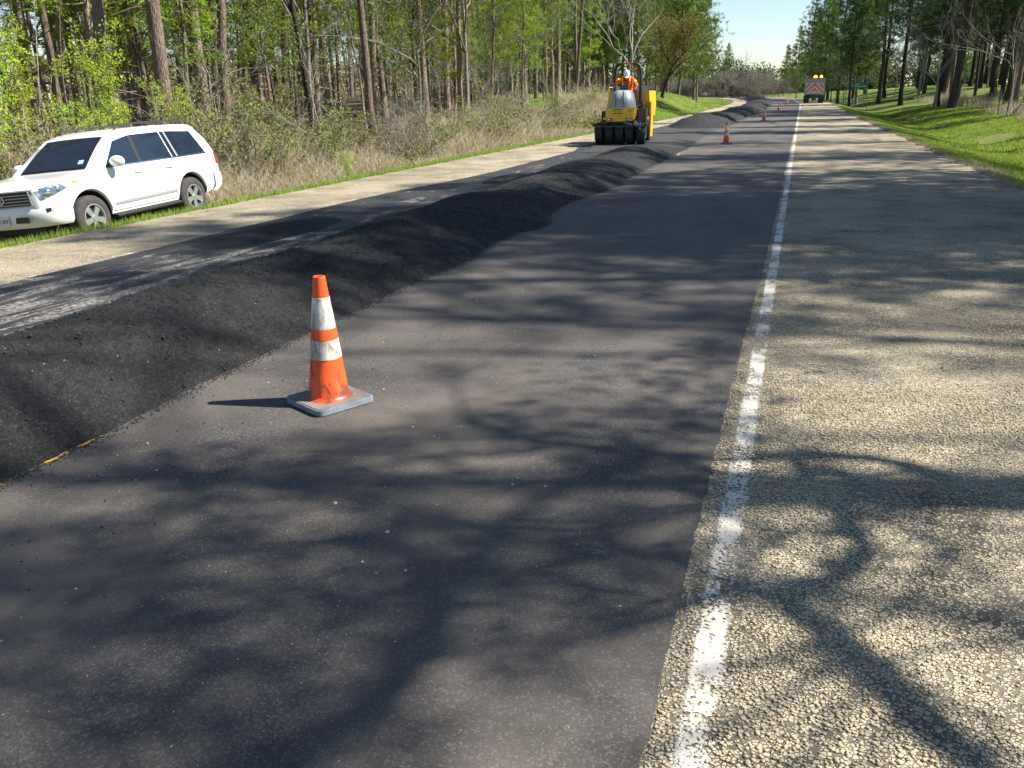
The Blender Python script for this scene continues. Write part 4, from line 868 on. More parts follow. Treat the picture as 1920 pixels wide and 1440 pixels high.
for sd in (1, -1):
    patch('side_window', [(-.02, 1.235), (.86, 1.235), (.42, 1.66), (-.02, 1.735)], MT['glass'], suv, 12, 5, .007, sd)
    patch('side_window', [(-1.0, 1.235), (-.10, 1.235), (-.10, 1.74), (-.90, 1.745)], MT['glass'], suv, 10, 5, .007, sd)
    patch('side_window', [(-1.14, 1.235), (-1.035, 1.235), (-.935, 1.745), (-1.03, 1.745)], MT['glass'], suv, 3, 5, .007, sd)
    patch('side_window', [(-2.12, 1.255), (-1.20, 1.235), (-1.09, 1.745), (-1.86, 1.70)], MT['glass'], suv, 10, 5, .007, sd)
    patch('window_pillar_trim', [(-1.195, 1.235), (-1.145, 1.235), (-1.035, 1.745), (-1.085, 1.745)], MT['silver'], suv, 2, 5, .009, sd)
    patch('window_pillar_trim', [(-.098, 1.235), (-.022, 1.235), (-.022, 1.735), (-.098, 1.738)], MT['black'], suv, 2, 5, .008, sd)
    patch('belt_trim', [(-2.12, 1.222), (.88, 1.218), (.87, 1.234), (-2.12, 1.250)], MT['chrome'], suv, 30, 1, .012, sd)
    patch('side_moulding', [(-.90, .57), (.86, .55), (.86, .60), (-.90, .62)], MT['silver'], suv, 20, 1, .016, sd)
    for x0, x1, z0, z1 in ((.905, .905, .44, 1.2), (-.06, -.06, .44, 1.2), (-.985, -.985, .80, 1.2)):
        patch('door_gap', [(x0-.005, z0), (x0+.005, z0), (x1+.005, z1), (x1-.005, z1)], MT['black'], suv, 1, 10, .002, sd)
    patch('door_gap', [(-.98, .44), (.9, .44), (.9, .449), (-.98, .449)], MT['black'], suv, 20, 1, .002, sd)
    for hx in (.10, -.80):
        bm = bmesh.new(); y = side_y(hx, 1.06); box(bm, (hx, sd*(y+.022), 1.07), (.20, .02, .028)); box(bm, (hx, sd*(y+.004), 1.07), (.15, .012, .05)); bmo('door_handle', bm, MT['white'], suv, False, None, .006)
    # mirrors
    bm = bmesh.new(); bmesh.ops.create_uvsphere(bm, u_segments=20, v_segments=12, radius=1, matrix=Matrix.Translation((.74, sd*1.11, 1.30)) @ Matrix.Diagonal((.105, .145, .105, 1))); 
    mo = bmo('mirror', bm, MT['white'], suv, True); bm = bmesh.new(); box(bm, (.76, sd*.985, 1.235), (.09, .10, .05)); bmo('mirror_arm', bm, MT['black'], mo, False, None, .01)
    # lamps
    hl = patch('headlight', [(1.86, .985), (2.30, .84), (2.33, 1.02), (1.98, 1.085)], MT['lamp'], suv, 14, 4, .012, sd)
    for cx_, cz_, r_ in ((2.21, .935, .07), (2.05, .985, .055)):
        bm = bmesh.new(); y = side_y(cx_, cz_); nrm_ = Vector((.55, .8*sd, 0)).normalized(); m4 = nrm_.to_track_quat('Z', 'Y').to_matrix().to_4x4(); m4.translation = (cx_, sd*(y+.014), cz_)
        bmesh.ops.create_uvsphere(bm, u_segments=16, v_segments=8, radius=r_, matrix=m4 @ Matrix.Diagonal((1, 1, .25, 1))); bmo('lamp_reflector', bm, MT['chrome'], hl, True)
    patch('side_marker', [(1.60, 1.045), (1.73, 1.045), (1.72, 1.085), (1.62, 1.085)], MT['amber'], suv, 3, 1, .012, sd)
    patch('fog_light_surround', [(2.05, .60), (2.28, .58), (2.29, .70), (2.12, .71)], MT['black'], suv, 4, 2, .036, sd)
    bm = bmesh.new(); y = side_y(2.2, .64); m4 = Vector((.55, .8*sd, 0)).to_track_quat('Z', 'Y').to_matrix().to_4x4(); m4.translation = (2.19, sd*(y+.04), .645); bmesh.ops.create_uvsphere(bm, u_segments=16, v_segments=8, radius=.052, matrix=m4 @ Matrix.Diagonal((1, 1, .3, 1))); bmo('fog_light', bm, MT['lamp'], suv, True)
    patch('tail_light', [(-2.615, .98), (-2.42, .98), (-2.42, 1.22), (-2.56, 1.17)], MT['red'], suv, 4, 4, .012, sd)
    # arch lips, running board, roof rail
    for h in HUB:
        bm = bmesh.new(); n_ = 24; A1 = []
        for k in range(n_+1):
            t = math.pi*(k/n_)*1.0; X = h+RA*math.cos(t); z = .40+RA*math.sin(t); z = max(z, float(np.interp(X, XS, ZB))); y = side_y(X, z+.005)
            A1.append([bm.verts.new((X, sd*(y+.002), z)), bm.verts.new((h+(RA-.02)*math.cos(t), sd*(y-.25), max(.40+(RA-.02)*math.sin(t), .3))), bm.verts.new((h+(RA-.02)*math.cos(t), sd*.45, max(.40+(RA-.02)*math.sin(t), .3)))])
        for k in range(n_):
            for j in (0, 1): bm.faces.new((A1[k][j], A1[k+1][j], A1[k+1][j+1], A1[k][j+1]))
        bm.faces.new([a[2] for a in A1]); bmo('wheel_arch_liner', bm, MT['black'], suv)
    bm = bmesh.new(); box(bm, (0, sd*.93, .36), (1.84, .20, .055)); bmo('running_board', bm, MT['black'], suv, False, None, .02)
    bm = bmesh.new(); tb(bm, [(.05, sd*.62, 1.875), (-.05, sd*.62, 1.925), (-.5, sd*.62, 1.945), (-1.2, sd*.62, 1.95), (-1.85, sd*.61, 1.925), (-1.95, sd*.61, 1.87)], .018); bmo('roof_rail', bm, MT['black'], suv, True)
ws = patch('windshield', [(1.09, -.70), (1.09, .70), (.44, .60), (.44, -.60)], MT['glass'], suv, 14, 8, .010, 1, 'top')
patch('windshield_border', [(1.115, -.73), (1.115, .73), (.41, .63), (.41, -.63)], MT['black'], suv, 14, 8, .005, 1, 'top')
patch('rear_window', [(-2.46, -.62), (-2.46, .62), (-2.14, .56), (-2.14, -.56)], MT['glass'], suv, 8, 4, .010, 1, 'top')
patch('inspection_sticker', [(1.02, .50), (1.02, .62), (.94, .60), (.94, .49)], plain('sticker_print', (.45, .62, .75), .5), suv, 1, 1, .014, 1, 'top')
patch('bonnet_gap', [(1.13, -.72), (1.13, .72), (1.115, .72), (1.115, -.72)], MT['black'], suv, 10, 1, .004, 1, 'top')
# front bumper, grille
bm = bmesh.new(); PL = [(1.90, .99), (2.05, .975), (2.2, .90), (2.32, .76), (2.40, .5), (2.43, .25), (2.44, 0)]; PL = PL+[(x, -y) for x, y in PL[-2::-1]]
lv = [(.40, .93, -.05), (.47, .985, -.01), (.60, 1., 0), (.70, 1., .0), (.75, .985, -.03), (.76, .9, -.12)]; rows = []
for z, f, dx in lv: rows.append([bm.verts.new((x+dx*(1 if x > 2.1 else .3), y*f, z+(.0 if abs(y) < .6 else .0))) for x, y in PL])
for a in range(len(rows)-1):
    for b in range(len(PL)-1): bm.faces.new((rows[a][b], rows[a][b+1], rows[a+1][b+1], rows[a+1][b]))
bm.faces.new(rows[0]); bmo('front_bumper', bm, MT['white'], suv, True)
for s_ in (1, -1):
    bm = bmesh.new(); box(bm, (2.43, s_*.39, .545), (.03, .42, .10), rz=-s_*.16); bmo('bumper_intake', bm, MT['black'], suv, False, None, .01)
gr = bmesh.new(); prism(gr, [(-.60, .77), (.60, .77), (.64, 1.02), (-.64, 1.02)], 2.30, 2.365, 'x'); gr = bmo('grille', gr, MT['black'], suv, False, None, .015)
bm = bmesh.new()
for z in (.80, .85, .90, .95): box(bm, (2.372, 0, z), (.03, 1.18+.1*(z-.8), .016))
bmo('grille_bar', bm, MT['silver'], gr, False, None, .004)
bm = bmesh.new(); box(bm, (2.37, 0, 1.015), (.035, 1.30, .022)); box(bm, (2.37, .625, .89), (.035, .022, .25), rx=.12); box(bm, (2.37, -.625, .89), (.035, .022, .25), rx=-.12); bmo('grille_surround', bm, MT['chrome'], gr, False, None, .006)
bm = bmesh.new(); lathe(bm, [(.075, 2.385), (.075, 2.40), (.062, 2.40), (.062, 2.385)], 28, 'x', (0, 0, .89), True); em = bmo('grille_badge', bm, MT['chrome'], gr, True); em.scale = (1, 1.25, 1)
bm = bmesh.new(); tb(bm, [(2.395, -.05, .905), (2.398, 0, .925), (2.395, .05, .905)], .007, 6); tb(bm, [(2.395, -.02, .93), (2.398, -.018, .86), (2.398, .018, .86), (2.395, .02, .93)], .006, 6); bmo('badge_mark', bm, MT['chrome'], gr, True)
bm = bmesh.new(); box(bm, (2.452, 0, .55), (.012, .305, .155)); pt = bmo('licence_plate', bm, MT['plate'], suv, False, None, .004)
textobj('FNF 3820', 'plate_lettering', .085, MT['ink'], pt, (2.4595, 0, .545), (math.pi/2, 0, math.pi/2), .0008, .72)
# rear bumper, underbody
bm = bmesh.new(); PL = [(-2.2, .985), (-2.4, .97), (-2.56, .90), (-2.66, .72), (-2.69, .3), (-2.69, 0)]; PL = PL+[(x, -y) for x, y in PL[-2::-1]]; rows = []
for z, f, dx in [(.43, .95, .10), (.52, .99, .02), (.62, 1, 0), (.76, 1., 0), (.82, .985, .03), (.83, .9, .1)]: rows.append([bm.verts.new((x+dx, y*f, z)) for x, y in PL])
for a in range(len(rows)-1):
    for b in range(len(PL)-1): bm.faces.new((rows[a][b+1], rows[a][b], rows[a+1][b], rows[a+1][b+1]))
bm.faces.new(rows[0]); bmo('rear_bumper', bm, MT['white'], suv, True)
bm = bmesh.new(); box(bm, (0, 0, .36), (4.3, 1.1, .20)); box(bm, (1.425, 0, .38), (.12, 1.5, .12)); box(bm, (-1.425, 0, .38), (.14, 1.5, .14)); bmo('underbody', bm, MT['black'], suv, False, None, .02)
def make_wheel(parent, x, y, sd, r=.397, w_=.26, rim_r=.245, spokes=5, rim_m='alloy', name='wheel'):
    e = empty(name, (x, y, r)); e.parent = parent; e.rotation_euler = (0, .3, 0)
    bm = bmesh.new(); lathe(bm, [(rim_r, -w_/2), (rim_r+.03, -w_/2-.008), (r-.05, -w_/2-.012), (r-.015, -w_/2+.012), (r, -w_/2+.04), (r+.002, 0), (r, w_/2-.04), (r-.015, w_/2-.012), (r-.05, w_/2+.012), (rim_r+.03, w_/2+.008), (rim_r, w_/2)], 48, 'y', closed=True); bmo('tyre', bm, MT['rubber'], e, True)
    bm = bmesh.new(); lathe(bm, [(rim_r+.004, sd*w_/2+sd*.004), (rim_r-.018, sd*w_/2+sd*.006), (rim_r-.022, sd*w_/2-sd*.05), (rim_r-.02, -sd*w_/2)], 40, 'y', caps=False); 
    yy0 = sd*(w_/2-.012)
    for k in range(spokes):
        a = k*2*math.pi/spokes
        for da, wd in ((0, .05),):
            c_, s_ = math.cos(a), math.sin(a); pts = [(.03, -.035), (.03, .035), (rim_r-.015, .060), (rim_r-.015, -.060)]
            A_ = [bm.verts.new((u*c_-v*s_, yy0, u*s_+v*c_)) for u, v in pts]; B_ = [bm.verts.new((u*c_-v*s_, yy0-sd*.035, u*s_+v*c_)) for u, v in pts]
            bm.faces.new(A_); bm.faces.new(B_[::-1])
            for j in range(4): bm.faces.new((A_[j], A_[(j+1) % 4], B_[(j+1) % 4], B_[j]))
    lathe(bm, [(.001, yy0+sd*.012), (.045, yy0+sd*.012), (.055, yy0), (.055, yy0-sd*.03)], 20, 'y'); bmo('rim', bm, MT[rim_m], e)
    bm = bmesh.new(); lathe(bm, [(.001, yy0-sd*.05), (rim_r-.03, yy0-sd*.05), (rim_r-.03, yy0-sd*.06)], 24, 'y'); bmo('brake_disc', bm, MT['black'], e)
    return e
for hx in HUB:
    for sd in (1, -1): make_wheel(suv, hx, sd*.835, sd)
# ---------------- pneumatic tyre roller (faces the camera: local -Y is its near end)
MT['yel'] = mk_paint('yellow_machine_paint', (.80, .46, .012), .38, .3); MT['hood'] = plain('grey_hood_plastic', (.30, .33, .36), .45, .5, 0, .25, (.25, .25, .25)); MT['steel'] = plain('worn_dark_steel', (.05, .048, .046), .6, .4, .3, .5, (.14, .12, .10), 5)
MT['gpanel'] = plain('grey_panel', (.13, .115, .09), .6, .4, 0, .4, (.07, .06, .05)); MT['gedge'] = plain('pale_panel_edge', (.34, .36, .38), .5); MT['rblack'] = plain('roller_tyre_rubber', (.016, .016, .017), .6, .4)
RX, RY = -5.68, 29.7
rol = empty('pneumatic_roller', (RX, RY, float(zrise(RY))+.03), math.radians(2)); rol.scale = (.89, .93, .93); tag(rol, 'yellow and grey rubber tyred road roller driven over the fresh asphalt', 'road roller')
for k in range(5):
    x = -.76+k*.38; e = empty('wheel', (x, -.15, .40)); e.parent = rol; e.rotation_euler = (0, 0, math.radians(-4 if k < 4 else 6))
    bm = bmesh.new(); r, w_ = .40, .30; lathe(bm, [(.2, -w_/2), (r-.06, -w_/2-.005), (r-.012, -w_/2+.02), (r, -w_/2+.06), (r, w_/2-.06), (r-.012, w_/2-.02), (r-.06, w_/2+.005), (.2, w_/2)], 36, 'x', closed=True); bmo('tyre', bm, MT['rblack'], e, True)
    bm = bmesh.new(); lathe(bm, [(.001, w_/2-.05), (.10, w_/2-.05), (.19, w_/2-.02), (.203, w_/2+.002), (.203, -w_/2-.002), (.1, -w_/2+.05), (.001, -w_/2+.05)], 28, 'x'); bmo('rim', bm, MT['gedge'] if k == 4 else MT['steel'], e, True)
for k in range(4):
    x = -.57+k*.38; e = empty('wheel', (x, 2.75, .40)); e.parent = rol
    bm = bmesh.new(); lathe(bm, [(.2, -.15), (.34, -.155), (.39, -.13), (.40, -.09), (.40, .09), (.39, .13), (.34, .155), (.2, .15)], 30, 'x', closed=True); bmo('tyre', bm, MT['rblack'], e, True)
    bm = bmesh.new(); lathe(bm, [(.001, .1), (.2, .13), (.2, -.13), (.001, -.1)], 20, 'x'); bmo('rim', bm, MT['steel'], e, True)
bm = bmesh.new()
for x in (-.95, -.57, -.19, .19, .57, .93): box(bm, (x, -.15, .62), (.035, .5, .30)); box(bm, (x, -.42, .72), (.16, .10, .07), rx=.4)
box(bm, (0, -.1, .80), (1.5, .55, .09)); box(bm, (0, -.43, .68), (1.86, .05, .05)); box(bm, (.35, -.40, .60), (.08, .12, .20), rx=.5); bmo('axle_frame', bm, MT['steel'], rol, False, None, .008)
bm = bmesh.new()
for k in range(5): x = -.76+k*.38; box(bm, (x, -.60, .66), (.30, .03, .05)); tb(bm, [(x-.1, -.45, .74), (x-.1, -.59, .66)], .012, 5); tb(bm, [(x+.1, -.45, .74), (x+.1, -.59, .66)], .012, 5)
bmo('tyre_scraper', bm, MT['steel'], rol, False, None)
bm = bmesh.new(); box(bm, (.32, -.52, .76), (.26, .06, .03), ry=.2); box(bm, (.62, -.48, .74), (.2, .05, .12), ry=.5); box(bm, (.75, -.5, .66), (.06, .05, .2)); bmo('hose_bracket', bm, MT['gedge'], rol, False, None, .005)
bm = bmesh.new(); prism(bm, [(-.50, .83), (.42, .84), (.52, 1.0), (.54, 1.29), (-.53, 1.29), (-.53, .95)], -.5, .3, 'y'); pn = bmo('front_panel', bm, MT['yel'], rol, False, None, .025)
bm = bmesh.new()
for z in (1.235, 1.10): box(bm, (-.09, -.506, z), (.36, .01, .026))
bmo('panel_stripe', bm, MT['black'], pn)
textobj('Atlas Copco', 'panel_lettering', .068, MT['ink'], pn, (-.09, -.503, 1.168), (math.pi/2, 0, 0), .001, .9)
textobj('F183', 'panel_number', .085, MT['ink'], pn, (.36, -.503, 1.175), (math.pi/2, 0, 0), .001, .8)
for x in (-.37, .31):
    bm = bmesh.new(); box(bm, (x, -.515, .905), (.19, .035, .09)); w1 = bmo('work_lamp', bm, MT['black'], pn, False, None, .01); bm = bmesh.new(); box(bm, (x, -.536, .905), (.15, .012, .062)); bmo('lamp_glass', bm, MT['lamp'], w1, False, None, .006)
for x in (-.56, .50):
    bm = bmesh.new(); lathe(bm, [(.001, -.06), (.045, -.05), (.055, 0), (.055, .04), (.001, .04)], 16, 'y', (x, -.50, .93)); bmo('turn_signal', bm, MT['amber'], pn, True)
bm = bmesh.new(); box(bm, (-.05, -.515, .995), (.12, .05, .07)); bmo('panel_latch', bm, MT['yel'], pn, False, None, .015)
# hood: lofted grey cover
bm = bmesh.new(); rows = []
for z, hw, y0, y1 in [(1.285, .47, -.46, .75), (1.42, .445, -.45, .76), (1.58, .41, -.42, .77), (1.72, .36, -.36, .78), (1.82, .30, -.27, .78), (1.87, .24, -.16, .78), (1.885, .15, .0, .78)]:
    ring = []
    for k in range(28):
        a = 2*math.pi*k/28; cx_, sx_ = math.cos(a), math.sin(a); ex = .5; ring.append(bm.verts.new((hw*math.copysign(abs(cx_)**ex, cx_), (y0+y1)/2+(y1-y0)/2*math.copysign(abs(sx_)**ex, sx_), z)))
    rows.append(ring)
for a, b in zip(rows, rows[1:]):
    for k in range(28): bm.faces.new((a[k], a[(k+1) % 28], b[(k+1) % 28], b[k]))
bm.faces.new(rows[-1]); bm.faces.new(rows[0][::-1]); hood = bmo('hood', bm, MT['hood'], rol, True)
bm = bmesh.new()
for sx_ in (-1, 1): tb(bm, [(sx_*.165-.03, -.468, 1.30), (sx_*.155-.03, -.458, 1.42), (sx_*.15-.03, -.43, 1.58), (sx_*.14-.03, -.37, 1.72), (sx_*.125-.03, -.285, 1.82), (sx_*.11-.03, -.175, 1.872)], .009, 5)
bmo('hood_seam', bm, MT['black'], hood)
bm = bmesh.new(); box(bm, (-.02, .55, 1.98), (.34, .12, .17), rx=-.4); con = bmo('control_console', bm, MT['black'], rol, False, None, .02)
bm = bmesh.new(); bmesh.ops.create_circle(bm, segments=4, radius=.01); bm.clear(); P = [(.17*math.cos(t)-.02, .62+.07*math.sin(t), 2.12+.16*math.sin(t)*.6) for t in np.linspace(0, 2*math.pi, 25)]; tb(bm, P, .014, 6); tb(bm, [(-.02, .55, 2.03), (-.02, .62, 2.12)], .02, 6); tb(bm, [P[0], P[12]], .01, 5); bmo('steering_wheel', bm, MT['black'], con, True)
bm = bmesh.new(); tb(bm, [(-.40, .3, 1.75), (-.42, .3, 1.98)], .008, 5); P = [(-.50, .3, 2.0), (-.36, .3, 2.0), (-.36, .3, 2.12), (-.50, .3, 2.12), (-.50, .3, 2.0)]; tb(bm, P, .010, 5); bmo('mirror_frame', bm, MT['gedge'], rol)
# roll bar
bm = bmesh.new(); P = [(-.50, 1.25, 1.2), (-.50, 1.2, 2.2), (-.49, 1.2, 2.58), (-.44, 1.2, 2.72), (-.30, 1.2, 2.79), (0, 1.2, 2.80), (.30, 1.2, 2.79), (.44, 1.2, 2.72), (.49, 1.2, 2.58), (.50, 1.2, 2.2), (.52, 1.2, 1.2)]; tb(bm, P, .062, 10); bar = bmo('roll_bar', bm, MT['black'], rol, True)
bm = bmesh.new(); box(bm, (-.02, 1.135, 2.80), (.34, .01, .05)); bmo('warning_decal', bm, MT['red'], bar)
# yellow rear body, steps, side plates
bm = bmesh.new(); prism(bm, [(-.80, .95), (.80, .95), (.84, 1.3), (.80, 1.86), (-.76, 1.86), (-.82, 1.3)], 1.45, 3.4, 'y'); rb = bmo('rear_body', bm, MT['yel'], rol, False, None, .04)
bm = bmesh.new(); box(bm, (.62, 1.435, 1.50), (.22, .02, .34)); bmo('access_hatch', bm, MT['yel'], rb, False, None, .008)
bm = bmesh.new(); box(bm, (.90, 1.5, .85), (.07, .7, 1.25)); st = bmo('side_step_panel', bm, MT['yel'], rol, False, None, .02)
for z in (.45, .75, 1.05): 
    bm = bmesh.new(); box(bm, (.90, 1.142, z), (.07, .02, .10)); bmo('step', bm, MT['amber'], st, False, None, .006)
bm = bmesh.new(); box(bm, (.74, .10, .80), (.30, .03, .86)); box(bm, (.0, .35, 1.0), (1.3, .3, .5)); bmo('side_shield', bm, MT['gpanel'], rol, False, None, .008)
bm = bmesh.new(); box(bm, (.915, .06, .76), (.05, .06, .98)); bmo('shield_edge', bm, MT['gedge'], rol, False, None, .008)
bm = bmesh.new(); box(bm, (-.66, .05, .95), (.16, .5, .46)); bmo('water_tank', bm, MT['black'], rol, False, None, .02)
bm = bmesh.new(); box(bm, (.62, .35, 1.20), (.22, .4, .10)); box(bm, (.60, .7, 1.42), (.20, .2, .26)); lathe(bm, [(.001, 0), (.09, 0), (.09, .16), (.001, .16)], 14, 'y', (.60, .5, 1.45)); bmo('engine_parts', bm, MT['steel'], rol, False, None, .01)
bm = bmesh.new(); tb(bm, [(.41, .55, 1.35), (.41, .56, 2.05)], .010, 5); tb(bm, [(.47, .55, 1.35), (.46, .56, 2.05)], .010, 5); bmo('lever', bm, MT['black'], rol)
bm = bmesh.new(); tb(bm, [(.86, .85, 1.2), (.86, .85, 2.15)], .006, 5); bmesh.ops.create_uvsphere(bm, u_segments=8, v_segments=6, radius=.03, matrix=Matrix.Translation((.86, .85, 2.17))); bmo('marker_rod', bm, MT['steel'], rol)
bm = bmesh.new()
for k, (x0, x1) in enumerate(((-.30, -.55), (-.1, -.2), (.15, .3), (.45, .70))): tb(bm, [(x0, -.2, .90), ((x0+x1)/2, -.46, .80+.02*k), (x1, -.44, .70), (x1+.05, -.30, .60)], .014, 6)
tb(bm, [(.52, .0, 1.30), (.62, .25, 1.38), (.66, .5, 1.34), (.64, .9, 1.30)], .018, 6); bmo('hose', bm, MT['black'], rol)
bm = bmesh.new(); tb(bm, [(-.78, 1.5, 1.86), (-.78, 1.5, 2.0), (-.78, 3.0, 2.0), (-.78, 3.0, 1.86)], .016, 6); bmo('handrail', bm, MT['yel'], rol)
bm = bmesh.new(); box(bm, (0, 1.0, 1.1), (1.4, .9, .12)); bmo('platform', bm, MT['steel'], rol, False, None, .01)
bm = bmesh.new(); box(bm, (.02, 1.05, 1.55), (.48, .45, .12)); box(bm, (.02, 1.27, 1.85), (.46, .10, .50)); box(bm, (.02, 1.05, 1.32), (.3, .3, .36)); bmo('seat', bm, MT['black'], rol, False, None, .04)
# ---------------- operator: continuous skinned body, leaning forward, head bowed to the side
MT['hivis'] = plain('orange_high_visibility_cloth', (.90, .12, .015), .8, .2); MT['lime'] = plain('yellow_reflective_stripe', (.92, .50, .03), .5); MT['skin'] = plain('skin', (.45, .24, .16), .6); MT['hat'] = plain('white_cap_cloth', (.78, .78, .80), .5); MT['trous'] = plain('dark_trousers', (.04, .05, .09), .9)
def skin(name, V, E, rad, m, parent, sub=2, root_i=0):
    me = bpy.data.meshes.new(name); me.from_pydata(V, E, []); o = link(name, me, m, parent)
    md = o.modifiers.new('skin', 'SKIN'); md.use_smooth_shade = True
    for k, r in enumerate(rad): me.skin_vertices[0].data[k].radius = (r, r) if isinstance(r, float) else r
    me.skin_vertices[0].data[root_i].use_root = True
    md2 = o.modifiers.new('sub', 'SUBSURF'); md2.levels = md2.render_levels = sub; return o
man = empty('person', (RX, RY, float(zrise(RY))+.03), math.radians(2)); man.scale = (.91, .93, .93); tag(man, 'roller operator in orange high visibility jacket and white cap leaning forward with head down', 'person')
#       pelvis        waist          chest           neck            head            rsh            relb            rwrist          lsh           lelb           lwrist          hips/knees/feet
PV = [(.06, 1.08, 1.70), (.05, 1.02, 1.90), (.02, .90, 2.12), (.02, .80, 2.30), (.03, .72, 2.38), (-.19, .86, 2.24), (-.36, .72, 2.16), (-.13, .63, 2.12), (.22, .86, 2.26), (.36, .80, 2.08), (.42, .62, 1.98), (-.06, .98, 1.67), (-.12, .72, 1.66), (-.12, .70, 1.22), (.18, .98, 1.67), (.25, .72, 1.62), (.25, .70, 1.22), (-.12, .56, 1.18), (.25, .56, 1.18)]
PE = [(0, 1), (1, 2), (2, 3), (3, 4), (2, 5), (5, 6), (6, 7), (2, 8), (8, 9), (9, 10), (0, 11), (11, 12), (12, 13), (0, 14), (14, 15), (15, 16), (13, 17), (16, 18)]
PR = [.15, .14, .155, .055, .085, .065, .050, .032, .065, .050, .032, .10, .08, .05, .10, .08, .05, .04, .04]
skin('body', PV, PE, PR, MT['skin'], man)
JV = [PV[i] for i in (0, 1, 2, 3, 5, 6, 8, 9)]+[tuple(np.array(PV[6])*.15+np.array(PV[7])*.85), tuple(np.array(PV[9])*.15+np.array(PV[10])*.85)]
skin('jacket', JV, [(0, 1), (1, 2), (2, 3), (2, 4), (4, 5), (2, 6), (6, 7), (5, 8), (7, 9)], [.185, .19, .20, .085, .10, .085, .10, .085, .062, .062], MT['hivis'], man)
skin('trousers', [PV[i] for i in (0, 11, 12, 13, 14, 15, 16)], [(0, 1), (1, 2), (2, 3), (0, 4), (4, 5), (5, 6)], [.17, .12, .10, .075, .12, .10, .075], MT['trous'], man)
for i, (wx, wz) in ((7, (-.13, 2.12)), (10, (.42, 1.98))):
    b = Vector(PV[i]); 
    hv = [tuple(b)]; he = []; hr = [.034]
    d = Vector((.35 if i == 7 else -.1, -.9, -.25)).normalized(); sdv = Vector((1, 0, 0)) if i == 10 else Vector((0, .3, 1)).normalized()
    hv.append(tuple(b+d*.07)); he.append((0, 1)); hr.append(.036)
    for f in range(5):
        o_ = sdv*(.022*(f-1.5)) if f < 4 else sdv*-.045; L = (.055, .068, .072, .060, .045)[f] if f < 4 else .05
        p0 = b+d*(.075 if f < 4 else .03)+o_; p1 = p0+d*L*.55+Vector((0, 0, -.008)); p2 = p1+d*L*.3+Vector((0, 0, -.028)); n0 = len(hv); hv += [tuple(p0), tuple(p1), tuple(p2)]; hr += [.010, .009, .008]; he += [(1 if f < 4 else 0, n0), (n0, n0+1), (n0+1, n0+2)]
    skin('hand', hv, he, hr, MT['skin'], man, 1)
hd_ = Vector((.035, .68, 2.43)); ax = Vector((.12, -.62, .60)).normalized()
mh = ax.to_track_quat('Z', 'Y').to_matrix().to_4x4(); mh.translation = hd_
bm = bmesh.new(); bmesh.ops.create_uvsphere(bm, u_segments=20, v_segments=14, radius=1, matrix=Matrix.Diagonal((.082, .10, .115, 1)))
for v in bm.verts:
    if v.co.y < -.05 and abs(v.co.x) < .02 and -.03 < v.co.z < .01: v.co.y -= .022
hh = bmo('head', bm, MT['skin'], man, True); hh.matrix_local = mh
for sx_ in (-1, 1):
    bm = bmesh.new(); bmesh.ops.create_uvsphere(bm, u_segments=8, v_segments=6, radius=1, matrix=Matrix.Translation((sx_*.084, .01, -.01)) @ Matrix.Diagonal((.012, .02, .032, 1))); bmo('ear', bm, MT['skin'], hh, True)
    bm = bmesh.new(); bmesh.ops.create_uvsphere(bm, u_segments=8, v_segments=6, radius=.012, matrix=Matrix.Translation((sx_*.032, -.09, .012))); bmo('eye', bm, MT['ink'], hh, True)
bm = bmesh.new(); bmesh.ops.create_uvsphere(bm, u_segments=22, v_segments=14, radius=1, matrix=Matrix.Translation((0, 0, .03)) @ Matrix.Diagonal((.118, .138, .12, 1)))
bmesh.ops.delete(bm, geom=[v for v in bm.verts if v.co.z < .02], context='VERTS'); prism(bm, [(-.09, -.10), (.09, -.10), (.07, -.19), (0, -.215), (-.07, -.19)], .022, .034, 'z'); hat = bmo('cap', bm, MT['hat'], man, True); hat.matrix_local = mh
bm = bmesh.new(); bmesh.ops.create_uvsphere(bm, u_segments=10, v_segments=8, radius=1, matrix=Matrix.Diagonal((.03, .045, .01, 1))); md_ = bmo('cap_mark', bm, MT['gedge'], hat, True); md_.location = (0, -.045, .146)
# hood bunched at the neck and stripes
bm = bmesh.new(); bmesh.ops.create_uvsphere(bm, u_segments=16, v_segments=10, radius=1, matrix=Matrix.Translation((.0, .90, 2.42)) @ Matrix.Diagonal((.12, .11, .12, 1))); bmo('jacket_hood', bm, MT['hivis'], man, True)
for pts in ([(-.13, .74, 2.36), (-.12, .66, 2.2), (-.10, .76, 1.98), (-.09, .86, 1.80)], [(.15, .74, 2.37), (.15, .655, 2.2), (.13, .75, 1.98), (.12, .86, 1.80)]):
    bm = bmesh.new(); tb(bm, pts, .026, 6); bmo('reflective_stripe', bm, MT['lime'], man, True)
for c_, d_ in (((-.28, .78, 2.20), (-.17, -.14, -.08)), ((.30, .83, 2.15), (.14, -.06, -.18))):
    bm = bmesh.new(); m4 = Vector(d_).to_track_quat('Z', 'Y').to_matrix().to_4x4(); m4.translation = c_; bmesh.ops.create_cone(bm, segments=16, radius1=.103, radius2=.10, depth=.06, matrix=m4); bmo('reflective_stripe', bm, MT['lime'], man, True)
